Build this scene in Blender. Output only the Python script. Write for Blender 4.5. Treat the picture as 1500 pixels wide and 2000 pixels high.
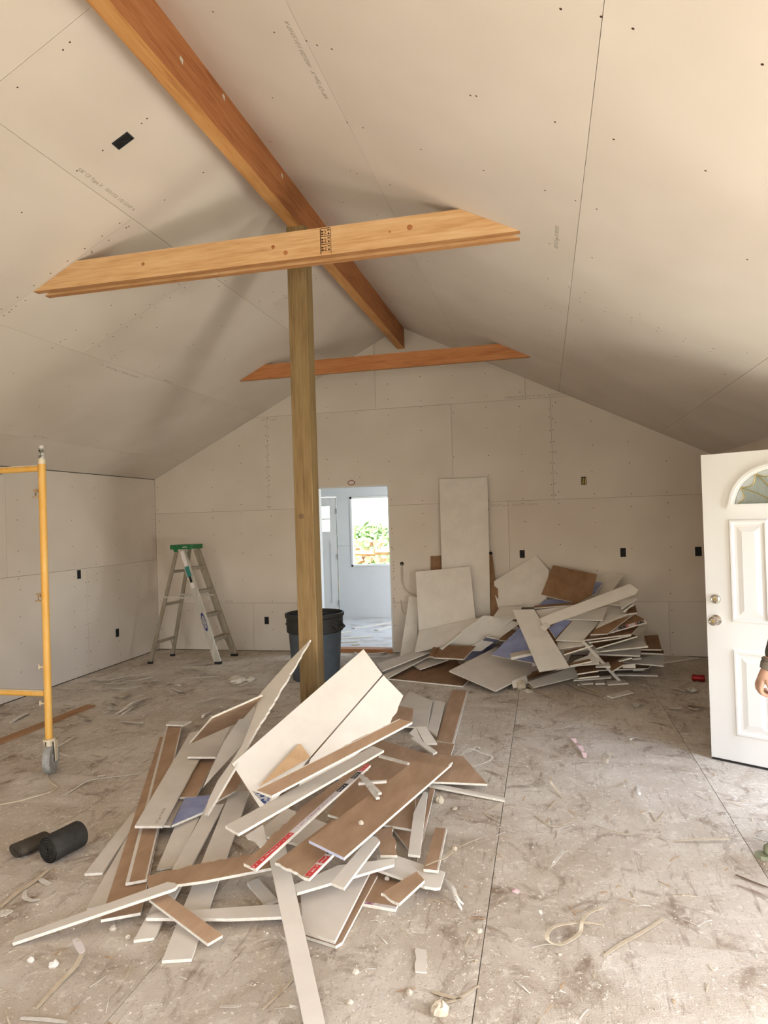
import bpy, math, random
from mathutils import Vector, Matrix
R = random.Random(7)
V = Vector
sc = bpy.context.scene
for o in list(bpy.data.objects):
    bpy.data.objects.remove(o, do_unlink=True)
col = sc.collection

# ------------------------------------------------------------------ camera
F_PX, YAW, PITCH, ROLL = 1329.98, -0.2314, 0.0101, -0.0317
CAM = V((1.678, 0.0, 1.682))
_f = V((math.sin(YAW)*math.cos(PITCH), math.cos(YAW)*math.cos(PITCH), math.sin(PITCH)))
_r = V((math.cos(YAW), -math.sin(YAW), 0)); _u = _r.cross(_f)
_r, _u = _r*math.cos(ROLL)+_u*math.sin(ROLL), _u*math.cos(ROLL)-_r*math.sin(ROLL)
cd = bpy.data.cameras.new('camera'); cam = bpy.data.objects.new('camera', cd); col.objects.link(cam)
cd.sensor_fit = 'HORIZONTAL'; cd.sensor_width = 36; cd.lens = 36*F_PX/1500; cd.clip_start = .05; cd.clip_end = 500
cam.matrix_world = Matrix(((_r.x, _u.x, -_f.x, CAM.x), (_r.y, _u.y, -_f.y, CAM.y), (_r.z, _u.z, -_f.z, CAM.z), (0, 0, 0, 1)))
sc.camera = cam

# ------------------------------------------------------------------ world, sun, daylight in the openings, exposure
w = bpy.data.worlds.new('sky'); sc.world = w; w.use_nodes = True
nt = w.node_tree; bg = nt.nodes['Background']
sky = nt.nodes.new('ShaderNodeTexSky'); sky.sky_type = 'NISHITA'; sky.sun_disc = False
sky.sun_elevation = math.radians(50); sky.sun_rotation = math.radians(200); sky.dust_density = 2.0
nt.links.new(sky.outputs[0], bg.inputs[0]); bg.inputs[1].default_value = 1.3
sd = bpy.data.lights.new('sun', 'SUN'); sd.energy = 22; sd.angle = .01; sd.color = (1, .95, .87)
so = bpy.data.objects.new('sun', sd); col.objects.link(so)
so.rotation_euler = V((-.25, .62, -1.0)).to_track_quat('-Z', 'Y').to_euler()

def area(name, loc, target, sx, sy, power, color):
    l = bpy.data.lights.new(name, 'AREA'); l.shape = 'RECTANGLE'; l.size = sx; l.size_y = sy; l.energy = power; l.color = color
    o = bpy.data.objects.new(name, l); col.objects.link(o); o.location = loc
    o.rotation_euler = (V(target)-V(loc)).to_track_quat('-Z', 'Z').to_euler(); return o
# daylight entering through the real openings of the room (front-door opening, side-door opening, two windows behind)
area('doorway_daylight', (3.68, 4.03, 1.04), (0, 4.03, 1.04), .86, 1.98, 52, (.93, .96, 1.0))
area('side_door_daylight', (3.68, 1.5, 1.05), (0, 1.5, 1.05), 1.14, 1.98, 60, (1.0, .96, .90))
area('side_door_ground_glow', (3.70, 1.5, .45), (0, 1.5, 1.6), .8, .5, 64, (1.0, .94, .86))   # low lamp added to stand in for sunlit ground outside
area('front_window_daylight', (1.9, -2.72, 1.35), (1.9, 5, 1.35), 2.3, 1.4, 62, (1.0, .93, .84))
area('left_window_daylight', (-1.6, -2.72, 1.35), (-1.6, 5, 1.35), 1.7, 1.4, 28, (1.0, .93, .84))
area('hall_side_fill', (1.28, 9.8, 1.45), (-2, 9.8, 1.45), 1.1, 1.1, 42, (.92, .96, 1.0))  # lamp added in an unseen side opening to brighten the hall
sc.view_settings.view_transform = 'Standard'; sc.view_settings.look = 'None'
sc.view_settings.exposure = 0.2; sc.view_settings.gamma = 1.0; sc.view_settings.use_curve_mapping = False

# ------------------------------------------------------------------ room measures (metres)
D, XL, XR, HE, HR = 8.335, -3.492, 3.566, 2.30, 4.075
YF = -2.6
SL = (HR-HE)/3.53
def zc(x): return HR-SL*abs(x)

def ray(px, py): return _f + _r*((px-750)/F_PX) + _u*((1000-py)/F_PX)
def at(px, py, a):
    """point on the sight line of a photo pixel: a = height (m), or ('y'|'x', value)"""
    d = ray(px, py)
    if isinstance(a, tuple): i = 'xyz'.index(a[0]); v = a[1]
    elif a > 2.5: i = 1; v = a
    else: i = 2; v = a
    return CAM + d*((v-CAM[i])/d[i])

# ------------------------------------------------------------------ materials
MATS = {}
def mat(name, color, rough=.7, color2=None, scale=(4, 4, 4), detail=5, lo=.35, hi=.65, bump=0, bscale=60, metal=0, extra=None, spec=.3, coords='Object'):
    m = bpy.data.materials.new(name); m.use_nodes = True; t = m.node_tree; b = t.nodes['Principled BSDF']
    b.inputs['Roughness'].default_value = rough; b.inputs['Metallic'].default_value = metal
    b.inputs['Specular IOR Level'].default_value = spec
    b.inputs['Base Color'].default_value = (*color, 1)
    tc = t.nodes.new('ShaderNodeTexCoord')
    if color2:
        mp = t.nodes.new('ShaderNodeMapping'); mp.inputs['Scale'].default_value = scale
        t.links.new(tc.outputs[coords], mp.inputs[0])
        n = t.nodes.new('ShaderNodeTexNoise'); n.inputs['Scale'].default_value = 1; n.inputs['Detail'].default_value = detail
        n.inputs['Roughness'].default_value = .6
        t.links.new(mp.outputs[0], n.inputs['Vector'])
        r = t.nodes.new('ShaderNodeValToRGB'); r.color_ramp.elements[0].position = lo; r.color_ramp.elements[1].position = hi
        r.color_ramp.elements[0].color = (*color, 1); r.color_ramp.elements[1].color = (*color2, 1)
        t.links.new(n.outputs['Fac'], r.inputs[0]); t.links.new(r.outputs[0], b.inputs['Base Color'])
        if extra: extra(t, b, tc, r)
    if bump:
        n2 = t.nodes.new('ShaderNodeTexNoise'); n2.inputs['Scale'].default_value = bscale; n2.inputs['Detail'].default_value = 4
        t.links.new(tc.outputs['Object'], n2.inputs['Vector'])
        bp = t.nodes.new('ShaderNodeBump'); bp.inputs['Strength'].default_value = bump; bp.inputs['Distance'].default_value = .01
        t.links.new(n2.outputs['Fac'], bp.inputs['Height']); t.links.new(bp.outputs[0], b.inputs['Normal'])
    MATS[name] = m; return m

def wood(name, c1, c2, dark, axis, rough=.65):
    """grain stretched along one axis, rings, streaks"""
    m = bpy.data.materials.new(name); m.use_nodes = True; t = m.node_tree; b = t.nodes['Principled BSDF']
    b.inputs['Roughness'].default_value = rough; b.inputs['Specular IOR Level'].default_value = .25
    tc = t.nodes.new('ShaderNodeTexCoord'); mp = t.nodes.new('ShaderNodeMapping')
    s = [14, 14, 14]; s[axis] = .9; mp.inputs['Scale'].default_value = s
    t.links.new(tc.outputs['Object'], mp.inputs[0])
    n = t.nodes.new('ShaderNodeTexNoise'); n.inputs['Scale'].default_value = 1.4; n.inputs['Detail'].default_value = 6; n.inputs['Distortion'].default_value = .8
    t.links.new(mp.outputs[0], n.inputs['Vector'])
    wv = t.nodes.new('ShaderNodeTexNoise'); wv.inputs['Scale'].default_value = 6; wv.inputs['Detail'].default_value = 3
    t.links.new(mp.outputs[0], wv.inputs['Vector'])
    r = t.nodes.new('ShaderNodeValToRGB'); e = r.color_ramp.elements
    e[0].position = .3; e[0].color = (*dark, 1); e[1].position = .68; e[1].color = (*c2, 1); k = e.new(.47); k.color = (*c1, 1)
    mx = t.nodes.new('ShaderNodeMath'); mx.operation = 'MULTIPLY_ADD'; mx.inputs[1].default_value = .45; mx.inputs[2].default_value = 0
    t.links.new(wv.outputs['Fac'], mx.inputs[0])
    ad = t.nodes.new('ShaderNodeMath'); ad.operation = 'MULTIPLY_ADD'; ad.inputs[1].default_value = .55
    t.links.new(n.outputs['Fac'], ad.inputs[0]); t.links.new(mx.outputs[0], ad.inputs[2])
    t.links.new(ad.outputs[0], r.inputs[0]); t.links.new(r.outputs[0], b.inputs['Base Color'])
    bp = t.nodes.new('ShaderNodeBump'); bp.inputs['Strength'].default_value = .25; bp.inputs['Distance'].default_value = .004
    t.links.new(wv.outputs['Fac'], bp.inputs['Height']); t.links.new(bp.outputs[0], b.inputs['Normal'])
    MATS[name] = m; return m

DRY1, DRY2 = (.615, .54, .465), (.675, .60, .525)
mat('drywall', DRY1, .9, DRY2, (1.1, 1.1, 1.1), 2)
mat('drywall_hall', (.66, .66, .66), .9, (.72, .72, .715), (1, 1, 1), 4)
mat('gap', (.10, .075, .055), .9)
mat('ivory', (.665, .61, .54), .85, (.725, .67, .60), (5, 5, 5), 3)
mat('brown', (.37, .235, .145), .85, (.47, .315, .205), (9, 3, 9), 4)  # front heap: dust and the stronger light there both put into this tone
mat('purple', (.235, .26, .44), .8, (.32, .345, .52), (9, 9, 9), 6)
mat('gypsum', (.80, .76, .68), .95, (.70, .65, .56), (60, 60, 60), 3, bump=.5, bscale=150)
mat('kraft', (.46, .29, .16), .8, (.56, .37, .21), (12, 12, 12), 5)
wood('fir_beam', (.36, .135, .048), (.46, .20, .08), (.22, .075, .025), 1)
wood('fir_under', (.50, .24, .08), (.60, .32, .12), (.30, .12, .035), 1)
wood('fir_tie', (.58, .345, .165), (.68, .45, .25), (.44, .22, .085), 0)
wood('fir_tie_under', (.40, .185, .07), (.50, .27, .115), (.27, .11, .035), 0)  # darker copy of the tie wood: underside shade put into the colour
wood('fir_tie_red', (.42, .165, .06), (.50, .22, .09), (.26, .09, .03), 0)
wood('post_wood', (.215, .140, .060), (.28, .19, .090), (.13, .08, .034), 2)
wood('plank_wood', (.36, .19, .09), (.44, .26, .14), (.24, .12, .055), 1)
wood('threshold_wood', (.42, .19, .08), (.5, .26, .12), (.3, .12, .05), 0)
mat('white_paint', (.80, .785, .765), .45, spec=.4)
mat('white_paint_worn', (.74, .73, .71), .5, (.62, .60, .57), (3, 3, 1.2), 6, .55, .75)
mat('yellow_paint', (.70, .37, .065), .42, (.74, .45, .13), (20, 20, 6), 5, .4, .7, spec=.45)
mat('splash', (.70, .63, .50), .8, (.62, .50, .33), (40, 40, 40), 4)
mat('galv', (.55, .53, .49), .55, (.10, .09, .075), (26, 26, 26), 5, .52, .62, metal=.4)
mat('rubber_grey', (.36, .35, .33), .8, (.25, .24, .22), (25, 25, 25), 4)
mat('aluminium', (.60, .575, .52), .42, (.50, .47, .41), (30, 30, 4), 4, metal=.55)
mat('alu_dirty', (.33, .285, .22), .6, (.26, .215, .16), (30, 30, 4), 4, metal=.15)
mat('rust', (.30, .19, .11), .8, (.50, .40, .27), (40, 40, 40), 4)
mat('green_plastic', (.012, .12, .035), .5, (.02, .15, .05), (20, 20, 20))
mat('black_rubber', (.02, .019, .018), .7)
mat('black', (.012, .011, .010), .75)
mat('box_plastic', (.02, .024, .032), .5)
mat('bin_grey', (.055, .068, .082), .55, (.075, .09, .105), (8, 8, 8), 4, bump=.05)
mat('bin_lid', (.028, .027, .026), .6)
mat('felt_black', (.022, .020, .018), .75, (.04, .036, .031), (14, 14, 14), 5, bump=.15, bscale=50)
mat('felt_brown', (.045, .036, .026), .75, (.07, .055, .04), (14, 14, 14), 5)
mat('nickel', (.62, .58, .52), .22, metal=1)
mat('lead', (.55, .43, .16), .3, metal=.9)
mat('tape_red', (.62, .045, .05), .6, (.70, .10, .09), (40, 40, 40))
mat('tape_black', (.025, .022, .024), .6)
mat('tape_white', (.74, .68, .67), .7)
mat('tape_ink', (.36, .16, .24), .7)
mat('tape_blue', (.03, .06, .2), .7, (.5, .5, .52), (45, 45, 45), 3, .5, .53)
mat('ink', (.36, .31, .25), .9)
mat('floor_gap', (.17, .135, .10), .95)
mat('brown_dark', (.215, .115, .058), .85, (.275, .155, .085), (9, 3, 9), 4)  # darker copy of brown for the less lit back heap
mat('ink_dark', (.06, .022, .01), .9)
mat('ink_red', (.22, .05, .03), .9)
mat('logo_blue', (.03, .035, .16), .6)
mat('label_teal', (.03, .20, .18), .6)
mat('chip', (.62, .56, .47), .9, (.50, .44, .36), (40, 40, 40), 4, bump=.4, bscale=80)
mat('strip_tan', (.62, .53, .41), .85, (.50, .41, .29), (20, 20, 20), 4)
mat('strip_white', (.76, .73, .68), .8, (.62, .57, .50), (20, 20, 20), 4)
mat('foam', (.60, .53, .42), .9, (.48, .40, .29), (50, 50, 50), 4, bump=.6, bscale=60)
mat('can_red', (.30, .015, .015), .35, (.22, .012, .012), (20, 20, 20), metal=.4)
mat('pink', (.66, .40, .42), .8, (.72, .60, .58), (50, 50, 50))
mat('skin', (.47, .28, .20), .6, (.55, .34, .25), (30, 30, 30), 3, bump=.1, bscale=180)
mat('jacket', (.052, .050, .034), .85, (.085, .080, .058), (3, 3, 60), 2, bump=.4, bscale=60)
mat('cuff', (.17, .145, .115), .9, (.12, .10, .08), (4, 4, 160), 1)
mat('jeans', (.045, .06, .10), .9, (.06, .08, .13), (80, 80, 80))
mat('shoe_green', (.22, .24, .16), .7, (.28, .29, .20), (40, 40, 40))
mat('hair', (.03, .02, .014), .6)
mat('grass', (.10, .16, .04), .9, (.24, .24, .12), (1.5, 1.5, 1.5), 6)
mat('leaf', (.10, .19, .05), .7, (.19, .29, .09), (6, 6, 6))
mat('bark', (.16, .10, .06), .9)
mat('split_wood', (.46, .22, .09), .85, (.62, .42, .22), (6, 6, 6), 5)
mat('split_end', (.60, .36, .17), .85, (.42, .17, .06), (14, 14, 14), 4)
mat('wire', (.50, .42, .33), .6)

def dust_floor(t, b, tc, ramp):
    def noise(scale, detail=6, dist=0, vec=None):
        n = t.nodes.new('ShaderNodeTexNoise'); n.inputs['Scale'].default_value = scale; n.inputs['Detail'].default_value = detail
        n.inputs['Roughness'].default_value = .68; n.inputs['Distortion'].default_value = dist
        t.links.new(vec or tc.outputs['Object'], n.inputs['Vector']); return n
    def mixc(fac, c, lo, hi, prev):
        r = t.nodes.new('ShaderNodeMapRange'); r.inputs['From Min'].default_value = lo; r.inputs['From Max'].default_value = hi
        t.links.new(fac.outputs['Fac'], r.inputs['Value'])
        m = t.nodes.new('ShaderNodeMix'); m.data_type = 'RGBA'; m.inputs[7].default_value = (*c, 1)
        t.links.new(r.outputs[0], m.inputs[0]); t.links.new(prev, m.inputs[6]); return m.outputs[2]
    o = ramp.outputs[0]
    o = mixc(noise(1.1, 5, .8), (.66, .60, .525), .42, .64, o)         # plaster dust drifts
    o = mixc(noise(3.1, 5, 1.5), (.275, .205, .15), .535, .70, o)      # walked-bare patches
    o = mixc(noise(9.0, 4, 1.0), (.72, .665, .585), .55, .72, o)       # fresh dust
    mp = t.nodes.new('ShaderNodeMapping'); mp.inputs['Scale'].default_value = (26, 4, 1); mp.inputs['Rotation'].default_value = (0, 0, .75)
    t.links.new(tc.outputs['Object'], mp.inputs[0])
    o = mixc(noise(1.0, 4, .8, mp.outputs[0]), (.27, .205, .155), .57, .76, o)   # scuffs
    o = mixc(noise(75, 2), (.34, .275, .215), .60, .76, o)               # grit
    o = mixc(noise(45, 2), (.78, .73, .65), .61, .72, o)               # specks
    t.links.new(o, b.inputs['Base Color'])
mat('subfloor', (.45, .38, .305), .92, (.56, .485, .405), (2.4, 2.4, 2.4), 4, .3, .7, extra=dust_floor, bump=.28, bscale=170)

# ------------------------------------------------------------------ mesh helpers
def tag(o, label=None, cat=None, group=None, kind=None):
    if label: o['label'] = label
    if cat: o['category'] = cat
    if group: o['group'] = group
    if kind: o['kind'] = kind
    return o
def link(name, data, parent=None):
    o = bpy.data.objects.new(name, data); col.objects.link(o)
    if parent: o.parent = parent
    return o
def empty(name, loc=(0, 0, 0), rz=0):
    o = link(name, None); o.location = loc; o.rotation_euler = (0, 0, rz); o.empty_display_size = .1; return o
class MB:
    """collects geometry for one mesh object"""
    def __init__(s): s.v = []; s.f = []; s.m = []
    def add(s, vs, fs, mi=0):
        k = len(s.v); s.v += [V(x) for x in vs]; s.f += [tuple(k+i for i in f) for f in fs]
        s.m += mi if isinstance(mi, list) else [mi]*len(fs); return s
    def box(s, a, b, mi=0):
        x0, y0, z0 = a; x1, y1, z1 = b
        return s.add([(x0, y0, z0), (x1, y0, z0), (x1, y1, z0), (x0, y1, z0), (x0, y0, z1), (x1, y0, z1), (x1, y1, z1), (x0, y1, z1)],
                     [(3, 2, 1, 0), (4, 5, 6, 7), (0, 1, 5, 4), (1, 2, 6, 5), (2, 3, 7, 6), (3, 0, 4, 7)], mi)
    def prism(s, top, off, mt=0, mb=None, ms=None):
        """polygon 'top' extruded by vector off"""
        n = len(top); off = V(off); vs = [V(p) for p in top]+[V(p)+off for p in top]
        nrm = V((0, 0, 0))
        for i in range(n): nrm += (vs[i]-vs[0]).cross(vs[(i+1) % n]-vs[0])
        flip = nrm.dot(off) > 0
        fs = [tuple(range(n)), tuple(range(2*n-1, n-1, -1))]+[(i, i+n, (i+1) % n+n, (i+1) % n) for i in range(n)]
        if flip: fs = [tuple(reversed(f)) for f in fs]
        mb = mt if mb is None else mb; ms = mt if ms is None else ms
        return s.add(vs, fs, [mt, mb]+[ms]*n)
    def bar(s, p, q, wdt, hgt, up=(0, 0, 1), mi=0):
        p, q = V(p), V(q); d = (q-p).normalized(); a = d.cross(V(up)).normalized(); b = a.cross(d)
        a *= wdt/2; b *= hgt/2
        return s.prism([p-a-b, p+a-b, p+a+b, p-a+b], q-p, mi)
    def tube(s, pts, r, n=10, mi=0, cap=True):
        pts = [V(p) for p in pts]; m = len(pts); rs = r if isinstance(r, (list, tuple)) else [r]*m
        k = len(s.v); ref = None
        for i, p in enumerate(pts):
            d = (pts[min(i+1, m-1)]-pts[max(i-1, 0)]).normalized()
            if ref is None: ref = d.orthogonal().normalized()
            ref = (ref-d*ref.dot(d)).normalized(); c = d.cross(ref)
            s.v += [p+(ref*math.cos(2*math.pi*j/n)+c*math.sin(2*math.pi*j/n))*rs[i] for j in range(n)]
        for i in range(m-1):
            for j in range(n):
                s.f.append((k+i*n+j, k+i*n+(j+1) % n, k+(i+1)*n+(j+1) % n, k+(i+1)*n+j)); s.m.append(mi)
        if cap:
            s.f.append(tuple(k+j for j in reversed(range(n)))); s.f.append(tuple(k+(m-1)*n+j for j in range(n))); s.m += [mi, mi]
        return s
    def lathe(s, prof, c=(0, 0, 0), n=24, mi=0, axis=None):
        """prof = [(r, h)] about z (or about axis vector)"""
        c = V(c); q = V((0, 0, 1)).rotation_difference(V(axis)) if axis is not None else None
        k = len(s.v)
        for r, h in prof:
            for j in range(n):
                p = V((r*math.cos(2*math.pi*j/n), r*math.sin(2*math.pi*j/n), h))
                s.v.append(c+(q @ p if q else p))
        for i in range(len(prof)-1):
            for j in range(n):
                s.f.append((k+i*n+j, k+i*n+(j+1) % n, k+(i+1)*n+(j+1) % n, k+(i+1)*n+j)); s.m.append(mi)
        return s
    def ribbon(s, pts, widths, th=.0006, mi=0):
        """flat strip: pts with per-point side vectors"""
        n = len(pts)
        for i in range(n-1):
            a, b = V(pts[i]), V(pts[i+1]); wa, wb = V(widths[i]), V(widths[i+1])
            s.prism([a-wa, a+wa, b+wb, b-wb], (0, 0, -th), mi)
        return s
    def build(s, name, mats, parent=None, smooth=False, origin=None):
        if isinstance(mats, str): mats = [mats]
        if origin == 'c':
            origin = sum(s.v, V((0, 0, 0)))/len(s.v)
        vs = [v-V(origin) for v in s.v] if origin is not None else s.v
        me = bpy.data.meshes.new(name); me.from_pydata([tuple(v) for v in vs], [], s.f)
        for m in mats: me.materials.append(MATS[m])
        me.polygons.foreach_set('material_index', s.m)
        if smooth:
            me.polygons.foreach_set('use_smooth', [True]*len(me.polygons)); me.set_sharp_from_angle(angle=math.radians(40))
        me.update(); o = link(name, me, parent)
        if origin is not None: o.location = origin
        return o
def text(name, s, loc, xdir, ydir, size, m, parent):
    c = bpy.data.curves.new(name, 'FONT'); c.body = s; c.size = size; c.extrude = .0003; c.resolution_u = 2
    t_ = bpy.data.objects.new(name, c); me = bpy.data.meshes.new_from_object(t_); me.name = name; bpy.data.objects.remove(t_); bpy.data.curves.remove(c)
    me.materials.clear(); me.materials.append(MATS[m])
    o = link(name, me, parent); x = V(xdir).normalized(); z = x.cross(V(ydir)).normalized(); y = z.cross(x)
    o.matrix_world = Matrix(((x.x, y.x, z.x, loc[0]), (x.y, y.y, z.y, loc[1]), (x.z, y.z, z.z, loc[2]), (0, 0, 0, 1))); return o

# ------------------------------------------------------------------ panelled surfaces (walls, ceiling slopes, floor)
def clip(poly, halves):
    for a, b, c in halves:            # keep a*u+b*v <= c
        out = []
        for i, p in enumerate(poly):
            q = poly[(i+1) % len(poly)]; dp = a*p[0]+b*p[1]-c; dq = a*q[0]+b*q[1]-c
            if dp <= 0: out.append(p)
            if dp*dq < 0:
                t = dp/(dp-dq); out.append((p[0]+(q[0]-p[0])*t, p[1]+(q[1]-p[1])*t))
        poly = out
        if len(poly) < 3: return []
    return poly
def cut(rect, holes):
    rs = [rect]
    for hx0, hx1, hy0, hy1 in holes:
        nr = []
        for x0, x1, y0, y1 in rs:
            if hx1 <= x0 or hx0 >= x1 or hy1 <= y0 or hy0 >= y1: nr.append((x0, x1, y0, y1)); continue
            if hx0 > x0: nr.append((x0, hx0, y0, y1))
            if hx1 < x1: nr.append((hx1, x1, y0, y1))
            a, b = max(x0, hx0), min(x1, hx1)
            if hy0 > y0: nr.append((a, b, y0, hy0))
            if hy1 < y1: nr.append((a, b, hy1, y1))
        rs = nr
    return rs
def surface(name, P, n, whole, rects, m, pname, halves=(), holes=(), th=.0125, gap=.0028, back=.1, bmat='gap'):
    """backing slab (the structure) and one panel object per sheet; P maps (u,v) to the visible face"""
    n = V(n).normalized(); b = MB()
    for r in cut(whole, holes):
        p = clip([(r[0], r[2]), (r[1], r[2]), (r[1], r[3]), (r[0], r[3])], halves)
        if p: b.prism([P(*q)-n*th*1.02 for q in p], -n*back)
    o = b.build(name, bmat); tag(o, kind='structure')
    for r in rects:
        g = gap/2; x = MB()
        for c in cut((r[0]+g, r[1]-g, r[2]+g, r[3]-g), holes):
            p = clip([(c[0], c[2]), (c[1], c[2]), (c[1], c[3]), (c[0], c[3])], halves)
            if p: x.prism([P(*q) for q in p], -n*th)
        if x.v: x.build(pname, m, o, origin='c')
    return o
def rows(us, v0, v1): return [(a, b, v0, v1) for a, b in zip(us, us[1:])]
def screws(parent, P, n, pts, r=.0058):
    b = MB(); n = V(n).normalized()
    for u, v in pts:
        c = P(u, v)+n*.0004; a = n.orthogonal().normalized(); e = n.cross(a)
        b.add([c+(a*math.cos(k*1.0472)+e*math.sin(k*1.0472))*r for k in range(6)], [tuple(range(6))])
    o = b.build('screw_heads', 'ink_dark', parent); tag(o, kind='stuff'); return o

# floor
sx = 1.3875
us = [XL]+[sx+1.2192*k for k in range(-4, 2) if XL+.1 < sx+1.2192*k < XR-.1]+[XR]
fr = []
for i, (a, b) in enumerate(zip(us, us[1:])):
    y = YF-(1.22 if i % 2 else 0)+.55; ys = [YF]
    while y < D:
        if y > YF+.2: ys.append(y)
        y += 2.438
    ys.append(D+.1)
    fr += [(a, b, c, d) for c, d in zip(ys, ys[1:])]
floor = surface('floor', lambda u, v: V((u, v, 0)), (0, 0, 1), (XL-.15, XR+.15, YF-.15, D+.12), fr, 'subfloor', 'subfloor_panel', th=.018, gap=.0035, back=.2, bmat='floor_gap')

# back wall: gable
DX0, DX1, DZ = -1.16, -.229, 2.10
gab = [(SL, 1, HR), (-SL, 1, HR)]
bP = lambda u, v: V((u, D, v)); bn = (0, -1, 0)
br = rows([XL, -2.1, .4, 3.026, XR], 0.008, .629)+rows([XL, -1.2, 1.25, XR], .629, 1.848)+rows([XL, -1.828, .60, 1.79, XR], 1.848, 3.067)+rows([-2.1, -.35, 1.5, 2.1], 3.067, HR)
br = [(-2.1 if False else r[0], r[1], r[2], r[3]) for r in br]
wb = surface('wall_back', bP, bn, (XL-.12, XR+.12, -.1, HR), br, 'drywall', 'drywall_panel', gab, [(DX0, DX1, -.2, DZ)])
sp = []
for u in [XL+.05+.4064*k for k in range(18)]:
    for v in [.08, .30, .55, .70, .95, 1.28, 1.55, 1.77, 1.92, 2.2, 2.45, 2.75, 3.0, 3.15, 3.4]:
        if v < zc(u)-.1 and not (DX0-.02 < u < DX1+.02 and v < DZ+.02) and R.random() < .85:
            sp.append((u+R.uniform(-.012, .012), v+R.uniform(-.05, .05)))
for v in [.65, .8, .95, 1.02, 1.06, 1.1, 1.14, 1.3, 1.5]: sp.append((DX1+.045+R.uniform(-.01, .01), v))
for u in (-1.81, -1.85, 1.77, 1.81):
    sp += [(u, 1.9+.13*k+R.uniform(-.02, .02)) for k in range(9)]
screws(wb, bP, bn, sp)

# side walls
lP = lambda u, v: V((XL, u, v)); ln = (1, 0, 0)
wl = surface('wall_left', lP, ln, (YF, D+.1, -.1, HE+.02), rows([YF, -.4, 2.0, 4.44, 6.872, D-.002], .008, 1.22)+rows([YF, .8, 3.25, 5.68, D-.002], 1.22, zc(XL)-.004), 'drywall', 'drywall_panel')
sp = [(u+R.uniform(-.012, .012), v+R.uniform(-.05, .05)) for u in [D-.06-.4064*k for k in range(14)] for v in (.07, .3, .55, .8, 1.05, 1.16, 1.28, 1.5, 1.75, 2.0, 2.2) if R.random() < .85]
sp += [(6.84+s, .1+.16*k) for k in range(7) for s in (0, .06)]
screws(wl, lP, ln, sp)
rP = lambda u, v: V((XR, u, v)); rn = (-1, 0, 0)
RH = [(3.57, 4.49, -.2, 2.06), (.9, 2.1, -.2, 2.06)]
wr = surface('wall_right', rP, rn, (YF, D+.1, -.1, HE+.02), rows([YF, -.4, 2.0, 4.44, 6.87, D-.002], .008, 1.22)+rows([YF, .8, 3.25, 5.68, D-.002], 1.22, HE), 'drywall', 'drywall_panel', holes=RH)
# wall behind the viewer
FH = [(.75, 3.05, .65, 2.05), (-2.45, -.75, .65, 2.05)]
wf = surface('wall_front', lambda u, v: V((u, YF, v)), (0, 1, 0), (XL-.12, XR+.12, -.1, HR), rows([XL, -1.1, 1.3, XR], .008, 1.22)+rows([XL, 0, XR], 1.22, 2.44)+rows([-3.2, 0, 3.2], 2.44, HR), 'drywall', 'drywall_panel', gab, FH)
for k, (a, b, c, d) in enumerate(FH):
    x = MB()
    for p, q in (((a-.06, YF-.06, c-.06), (a, YF+.02, d+.06)), ((b, YF-.06, c-.06), (b+.06, YF+.02, d+.06)), ((a, YF-.06, c-.06), (b, YF+.02, c)), ((a, YF-.06, d), (b, YF+.02, d+.06)), (((a+b)/2-.02, YF-.05, c), ((a+b)/2+.02, YF, d))): x.box(p, q)
    tag(x.build('window_%d' % (k+2), 'white_paint'), kind='structure')
x = MB()
for p, q in (((XR-.01, 3.53, 0), (XR+.11, 3.57, 2.1)), ((XR-.01, 4.50, 0), (XR+.11, 4.53, 2.1)), ((XR-.01, 3.57, 2.06), (XR+.11, 4.5, 2.1))): x.box(p, q)
tag(x.build('trim_1', 'white_paint'), kind='structure')
x = MB()
for p, q in (((XR-.01, .86, 0), (XR+.11, .9, 2.1)), ((XR-.01, 2.1, 0), (XR+.11, 2.14, 2.1)), ((XR-.01, .9, 2.06), (XR+.11, 2.1, 2.1))): x.box(p, q)
tag(x.build('trim_2', 'white_paint'), kind='structure')

# ceiling: two slopes of sheets under one structure
ny = 1/math.hypot(1, SL)
cl = MB()
for s in (-1, 1):
    n = V((-s*SL, 0, -1)).normalized()
    X = XL if s < 0 else XR
    cl.prism([V((0, YF-.1, zc(0)))-n*.013, V((X*1.03, YF-.1, zc(X*1.03)))-n*.013, V((X*1.03, D+.1, zc(X*1.03)))-n*.013, V((0, D+.1, zc(0)))-n*.013], -n*.12)
ceil = cl.build('ceiling', 'gap'); tag(ceil, kind='structure')
def slope(s, rects):
    n = V((-s*SL, 0, -1)).normalized()
    for a, b, c, d in rects:
        g = .0012
        MB().prism([V((s*x, y, zc(x))) for x, y in ((a+g, c+g), (b-g, c+g), (b-g, d-g), (a+g, d-g))], -n*.0125).build('drywall_panel', 'drywall', ceil, origin='c')
def srow(a, b, ys): return [(a, b, c, d) for c, d in zip(ys, ys[1:])]
slope(-1, srow(.0, .83, [YF, .2, 2.62, 5.93, D-.004])+srow(.83, 1.93, [YF, 1.44, 3.876, 4.83, D-.004])+srow(1.93, 3.03, [YF, 1.2, D-.004])+srow(3.03, -XL-.004, [YF, 2.0, D-.004]))
slope(1, srow(.0, .775, [YF, 1.5, D-.004])+srow(.775, 1.89, [YF, 1.0, D-.004])+srow(1.89, 3.0, [YF, 1.0, 4.70, D-.004])+srow(3.0, XR-.004, [YF, 1.2, 6.03, D-.004]))
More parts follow.
